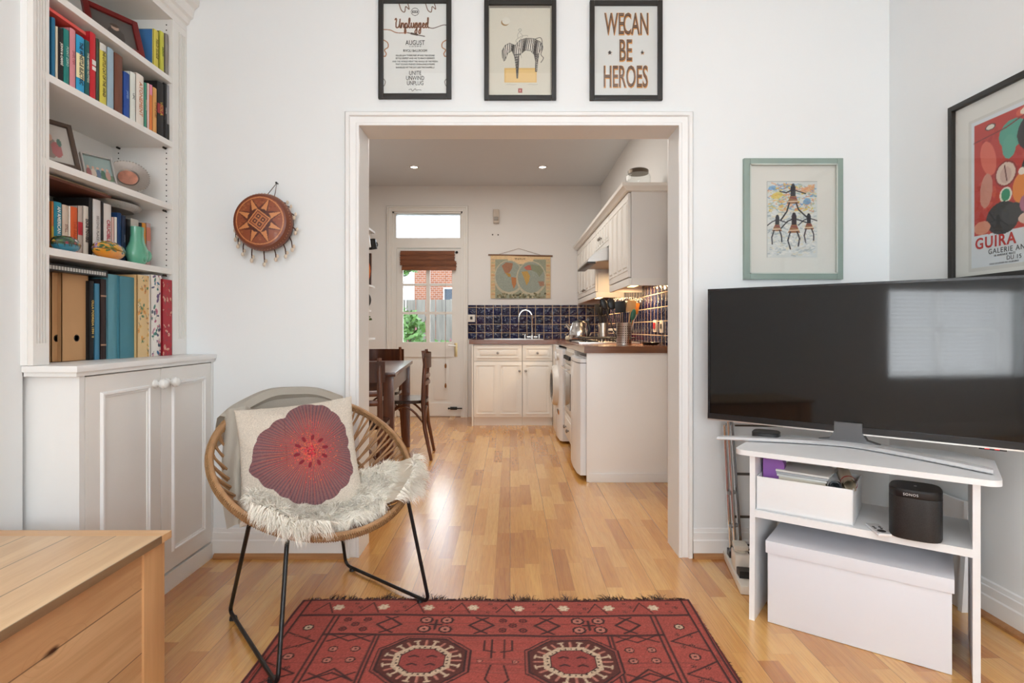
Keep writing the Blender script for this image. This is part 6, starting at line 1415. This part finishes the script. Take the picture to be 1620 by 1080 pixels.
# ------------------------------------------------------------------ rattan bowl chair
C0 = Vector((-.699, 2.057, .567)); RR = .353; ASP = .972; u_ = Vector((.6314, -.7754, 0)); s_ = Vector((.7754, .6314, 0)); th_ = .5689
b_ = -u_*math.cos(th_)+Vector((0, 0, 1))*math.sin(th_); nn = u_*math.sin(th_)+Vector((0, 0, 1))*math.cos(th_); DB = .215
def rimp(tt, k=1.0): return C0+b_*(RR*k*math.cos(tt))+s_*(RR*ASP*k*math.sin(tt))
def bowl(rho, tt, off=0):
    """point of the bowl inside surface; rho 0 centre .. 1 rim"""
    d = DB*(1-min(rho, 1.0)**2.3); p = C0+b_*(RR*rho*math.cos(tt))+s_*(RR*ASP*rho*math.sin(tt))-nn*d
    if off:
        e = 1e-3; q = C0+b_*(RR*(rho+e)*math.cos(tt))+s_*(RR*ASP*(rho+e)*math.sin(tt))-nn*(DB*(1-min(rho+e, 1.0)**2.3)); dr = (q-p).normalized()
        tg = (-b_*math.sin(tt)+s_*math.cos(tt)).normalized(); n_ = dr.cross(tg); n_ = n_ if n_.dot(nn) > 0 else -n_; p = p+n_.normalized()*off
    return p
RAT = mat('rattan_cane', '#b08760', .5, var=.3, vs=30, bump=.25, bs=120); RATD = mat('rattan_binding', '#a57f55', .5, var=.35, vs=60, bump=.4, bs=200)
ch = thing('rattan_chair', 'round rattan bowl chair on black wire legs beside the opening', 'chair', (C0.x, C0.y, 0))
for k, (kk, dz, r) in enumerate(((1.0, 0, .0085), (1.016, -.011, .0075), (.988, -.012, .006))):
    G().tube([rimp(a, kk)+nn*dz for a in np.linspace(0, 2*PI, 97)[:-1]], r, 10, closed=True).build('rim_hoop', RAT, ch)
g = G()
for k in range(300):
    a = 2*PI*k/300; c = rimp(a, 1.005)-nn*.008; tg = (-b_*math.sin(a)+s_*math.cos(a)).normalized(); rd = tg.cross(nn).normalized()
    g.tube([c+(rd*math.cos(q)*.0125+nn*math.sin(q)*.0145)+tg*.004*math.sin(q) for q in np.linspace(0, 2*PI, 9)[:-1]], .0022, 4, closed=True)
g.build('rim_binding', RATD, ch)
NR = 48
for k in range(NR):
    for lay, sw in ((0, .16), (1, -.13)):
        a0 = 2*PI*(k+.5*lay)/NR; pts = []
        for rho in np.linspace(1.0, .28, 10): pts.append(bowl(rho, a0+sw*(1-rho), -.004-.009*lay))
        G().tube(pts, .0047, 6).build('cane_rib', RAT, ch)
G().tube([bowl(.30, a, -.006) for a in np.linspace(0, 2*PI, 41)[:-1]], .009, 8, closed=True).tube([bowl(.66, a, -.02) for a in np.linspace(0, 2*PI, 61)[:-1]], .0055, 8, closed=True).build('base_hoop', RAT, ch)
G().tube([bowl(.28, a, -.02) for a in np.linspace(0, 2*PI, 41)[:-1]], .006, 8, closed=True).build('steel_ring', BLACKM, ch)
def bend(pts, r=.035, n_=6):
    out = [pts[0]]
    for p0, p1, p2 in zip(pts, pts[1:], pts[2:]):
        a = p1+(p0-p1).normalized()*r; c = p1+(p2-p1).normalized()*r
        for k in range(n_+1): t_ = k/n_; out.append(a*(1-t_)**2+p1*2*t_*(1-t_)+c*t_*t_)
    return out+[pts[-1]]
cen = C0-nn*(DB+.012); zf = .0115
F1a, F1b, F2a, F2b = Vector((-1.012, 2.055, zf)), Vector((-.660, 1.615, .0185)), Vector((-.708, 2.455, zf)), Vector((-.300, 2.105, .0185))
T1a, T1b, T2a, T2b = rimp(math.radians(233), .985)-nn*.02, rimp(math.radians(212), .99)-nn*.02, Vector((-.735, 2.33, .50)), rimp(math.radians(128), 1.0)-nn*.022
T2a = bowl(.62, math.radians(40), -.03)
for (A, B_, C_, D__) in ((T1a, F1a, F1b, T1b), (T2a, F2a, F2b, T2b)):
    lg = G().tube(bend([cen+(A-cen)*.25-nn*.012, A-nn*.004, B_, C_, D__-nn*.004, cen+(D__-cen)*.3-nn*.012]), .0068, 10).build('leg_frame', BLACKM, ch)
    for q, o_ in ((B_, C_), (C_, B_)):
        m_ = q+(o_-q)*.09; zz = m_.z-.0108; G().cyl((m_.x, m_.y, max(0, zz)), (m_.x, m_.y, m_.z), .014, .012).build('floor_glide', BLACK, lg)
# grey throw over the back
LIN = mat('throw_linen', '#ddd6ca', .9, bump=.35, bs=260, var=.05, vs=8, sheen=.3)
th = thing('linen_throw', 'grey linen throw draped over the back of the rattan chair', 'blanket', (-.9, 2.3, .5))
def throw_fn(u, v):
    tt = R(-48)+R(82)*u; wr = .0025*math.sin(u*17+v*3)+.002*math.sin(v*13+u*5)
    L = v*.92
    if L < .17: p = rimp(tt, 1.07)-nn*(.17-L)+(rimp(tt, 1)-C0).normalized()*.012; p = p+nn*.0
    elif L < .23:
        q = (L-.17)/.06*PI; p = rimp(tt, 1.0)+(rimp(tt, 1)-C0).normalized()*(RR*.07*math.cos(q)+.012*math.cos(q))+nn*((.02+.03*math.sin(PI*u))*math.sin(q))
    else:
        rho = 1.0-(L-.23)/.69*1.05; rho = max(rho, .5); p = bowl(min(rho, .995), tt, .022)
    return p+nn*wr
g = G(); g.grid(throw_fn, 44, 60); bmesh.ops.solidify(g.bm, geom=g.bm.faces[:], thickness=.006); g.build('cloth', LIN, th)
# cushion
pc = Vector((-.752, 2.035, .572)); fz = Vector((.34, -.94, 0)).normalized(); tl = R(27)
Rv0 = Vector((.94, .34, 0)).normalized(); Uv0 = (-fz*math.sin(tl)+Vector((0, 0, 1))*math.cos(tl)); Nv = Rv0.cross(Uv0)
rl = R(5); Rv = Rv0*math.cos(rl)+Uv0*math.sin(rl); Uv = -Rv0*math.sin(rl)+Uv0*math.cos(rl); PS = .205
# the throw's folded edge hangs down beside the cushion's left side
g = G()
def fold(u, v):
    x = -1.20+.62*u+.03*math.sin(v*5+1)-.04*math.sin(PI*v); y = 1.06-2.0*v
    d = -.052+.047*math.sin(PI*min(1, u*1.25))**.7+.008*math.sin(u*14+v*4)+.004*math.sin(v*19)
    return pc+Rv*x*PS+Uv*y*PS+Nv*d
g.grid(fold, 22, 34); bmesh.ops.solidify(g.bm, geom=g.bm.faces[:], thickness=-.012); g.build('folded_edge', LIN, th)
cu = thing('flower_cushion', 'cream linen cushion printed with a large maroon flower on the rattan chair', 'cushion', pc-Uv*PS)
cv = Canvas(2, 2, 260, 260, '#cdc3b5'); fxc, fyc = 1.19, 1.0
ang = np.arctan2(cv.Y-fyc, cv.X-fxc); rr_ = np.hypot(cv.X-fxc, cv.Y-fyc)
key = [(0, .66), (25, .72), (50, .80), (75, .93), (98, .98), (118, .80), (138, .86), (158, .95), (172, .95), (188, 1.04), (205, .93), (225, .85), (250, .90), (275, .93), (300, .86), (325, .82), (345, .70), (360, .66)]
R_ = np.interp(np.degrees(ang) % 360, [k[0] for k in key], [k[1] for k in key])*(1+.035*np.abs(np.sin(ang*9))-.02)
ins = rr_ < R_
cv.put(ins, '#7a565a'); q = rr_/R_
ray = .5+.5*np.sin(ang*95+2*np.sin(ang*7)); ray2 = .5+.5*np.sin(ang*61+1+3*np.sin(ang*5))
cv.put((ins*np.clip(1-q*1.25, 0, 1)).astype(float), '#93363e', .75)
cv.put((ins*(ray > .82)*np.clip(1.05-q, 0, 1)).astype(float), '#c97a48', .9); cv.put((ins*(ray2 > .85)*np.clip(1.1-q, 0, 1)).astype(float), '#b83a38', .8); cv.put((ins*(ray < .12)*np.clip(q*1.2, 0, 1)).astype(float), '#5a3c42', .7)
for a in (20, 62, 108, 140, 170, 232, 292, 338): cv.line([(fxc, fyc), (fxc+.8*math.cos(R(a)), fyc+.8*math.sin(R(a)))], .016, '#5a3236', .0)
for k in range(260):
    a = random.uniform(0, 2*PI); r = abs(random.gauss(0, .25))+.08
    if r < .6: cv.ell(fxc+r*math.cos(a), fyc+r*math.sin(a), .009, .009, random.choice(['#d84a44', '#d9673c', '#c23a40']))
for a in range(0, 360, 36): cv.ell(fxc+.24*math.cos(R(a+8)), fyc+.24*math.sin(R(a+8)), .055, .028, '#7a1a28', R(a))
for k in range(40): a = random.uniform(0, 2*PI); r = random.uniform(0, .1); cv.ell(fxc+r*math.cos(a), fyc+r*math.sin(a), .014, .014, random.choice(['#e04a48', '#c22c3a', '#8a1c2a']))
cv.grain(.05)
def puff(X, Y, sgn):
    x, y = X-1, Y-1; e = 1-np.maximum(np.abs(x), np.abs(y))**2.4; t_ = ((1-np.abs(x)**2.2)*(1-np.abs(y)**2.2)).clip(0)**.5
    pin = 1-.055*(np.abs(x)*(1-y*y)+0)-.0; pin2 = 1-.055*(np.abs(y)*(1-x*x))
    xx, yy = x*(1-.06*(1-y*y)*np.abs(x)), y*(1-.06*(1-x*x)*np.abs(y)); cr = .006*np.sin(x*7+y*5)*(x < -.2)*t_+.004*np.sin(y*11+x*3)*t_
    d = sgn*(.058*t_+.002)+cr
    return tuple(pc[i]+Rv[i]*xx*PS+Uv[i]*yy*PS+Nv[i]*d for i in range(3))
cv.mesh('printed_front', lambda X, Y: puff(X, Y, 1), attr_mat('cushion_linen', .85, bump=.35, bs=500), cu)
cb = Canvas(2, 2, 50, 50, '#cdc3b5'); cb.mesh('plain_back', lambda X, Y: puff(X, Y, -1), attr_mat('cushion_linen', .85), cu)
# sheepskin
sk = thing('sheepskin', 'creamy white sheepskin spread over the front of the rattan chair seat', 'sheepskin', (-.6, 1.95, .4))
prof_t = [80, 100, 108, 128, 142, 155, 175, 190, 203, 216, 228, 240, 252]; prof_r = [.96, 1.05, 1.10, 1.10, 1.03, .93, .93, .96, 1.02, 1.05, 1.03, .95, .86]
def rmax(td): return float(np.interp(td, prof_t, prof_r))
def skin(tt_deg, w, lift=0):
    rm = rmax(tt_deg); rho = .08+(rm-.08)*w; tt = R(tt_deg)
    roll = .022+.042*float(np.interp(tt_deg, [108, 118, 140, 165, 200], [.7, 1, .9, .4, .1]))
    th = .026+roll*math.sin(PI*w**1.3)+.012*w + .005*math.sin(tt_deg*.23+w*7)
    if rho <= .97: return bowl(rho, tt, th)
    k = (rho-.97)/.13; p = rimp(tt, rho)+nn*(th*(1-k*.7)+.006)-Vector((0, 0, 1))*.015*k; return p
g = G(); g.grid(lambda u, v: skin(113+137*u, v), 60, 26); bmesh.ops.solidify(g.bm, geom=g.bm.faces[:], thickness=.008); g.build('hide', mat('hide_cream', '#efe6d6', .9), sk)
nh = 46000; td = rng.uniform(112, 252, nh); wv = rng.uniform(0, 1, nh)**.7
roots = np.zeros((nh, 3)); dirs = np.zeros((nh, 3))
for i in range(nh):
    p = skin(td[i], wv[i])+nn*.006; o_ = (rimp(R(td[i]))-C0).normalized(); roots[i] = p; e = max(0, (wv[i]-.75)/.25)
    d = nn*(1.0-.6*e)+o_*(.30+.8*e)+Vector((0, 0, -.45*e)); dirs[i] = d+Vector(rng.normal(size=3))*.30
NC = 1000; ci = rng.integers(0, nh, NC)      # tufts: strands lean together towards their tuft's tip
near = np.empty(nh, int)
for a in range(0, nh, 2000):
    near[a:a+2000] = ((roots[a:a+2000, None]-roots[None, ci])**2).sum(2).argmin(1)
cd = rng.normal(0, .42, (NC, 3)); dirs = dirs/np.linalg.norm(dirs, axis=1, keepdims=True)+cd[near]+(roots[ci][near]-roots)*14
tuft = (.8+.5*rng.random(NC))[near]
strands('fleece', roots, dirs, rng.uniform(.030, .046, nh)*tuft, .0032, mat('fleece_wool', '#fbf4e8', .85, var=.06, vs=30, sheen=.4), sk, (0, 0, -1), .35)
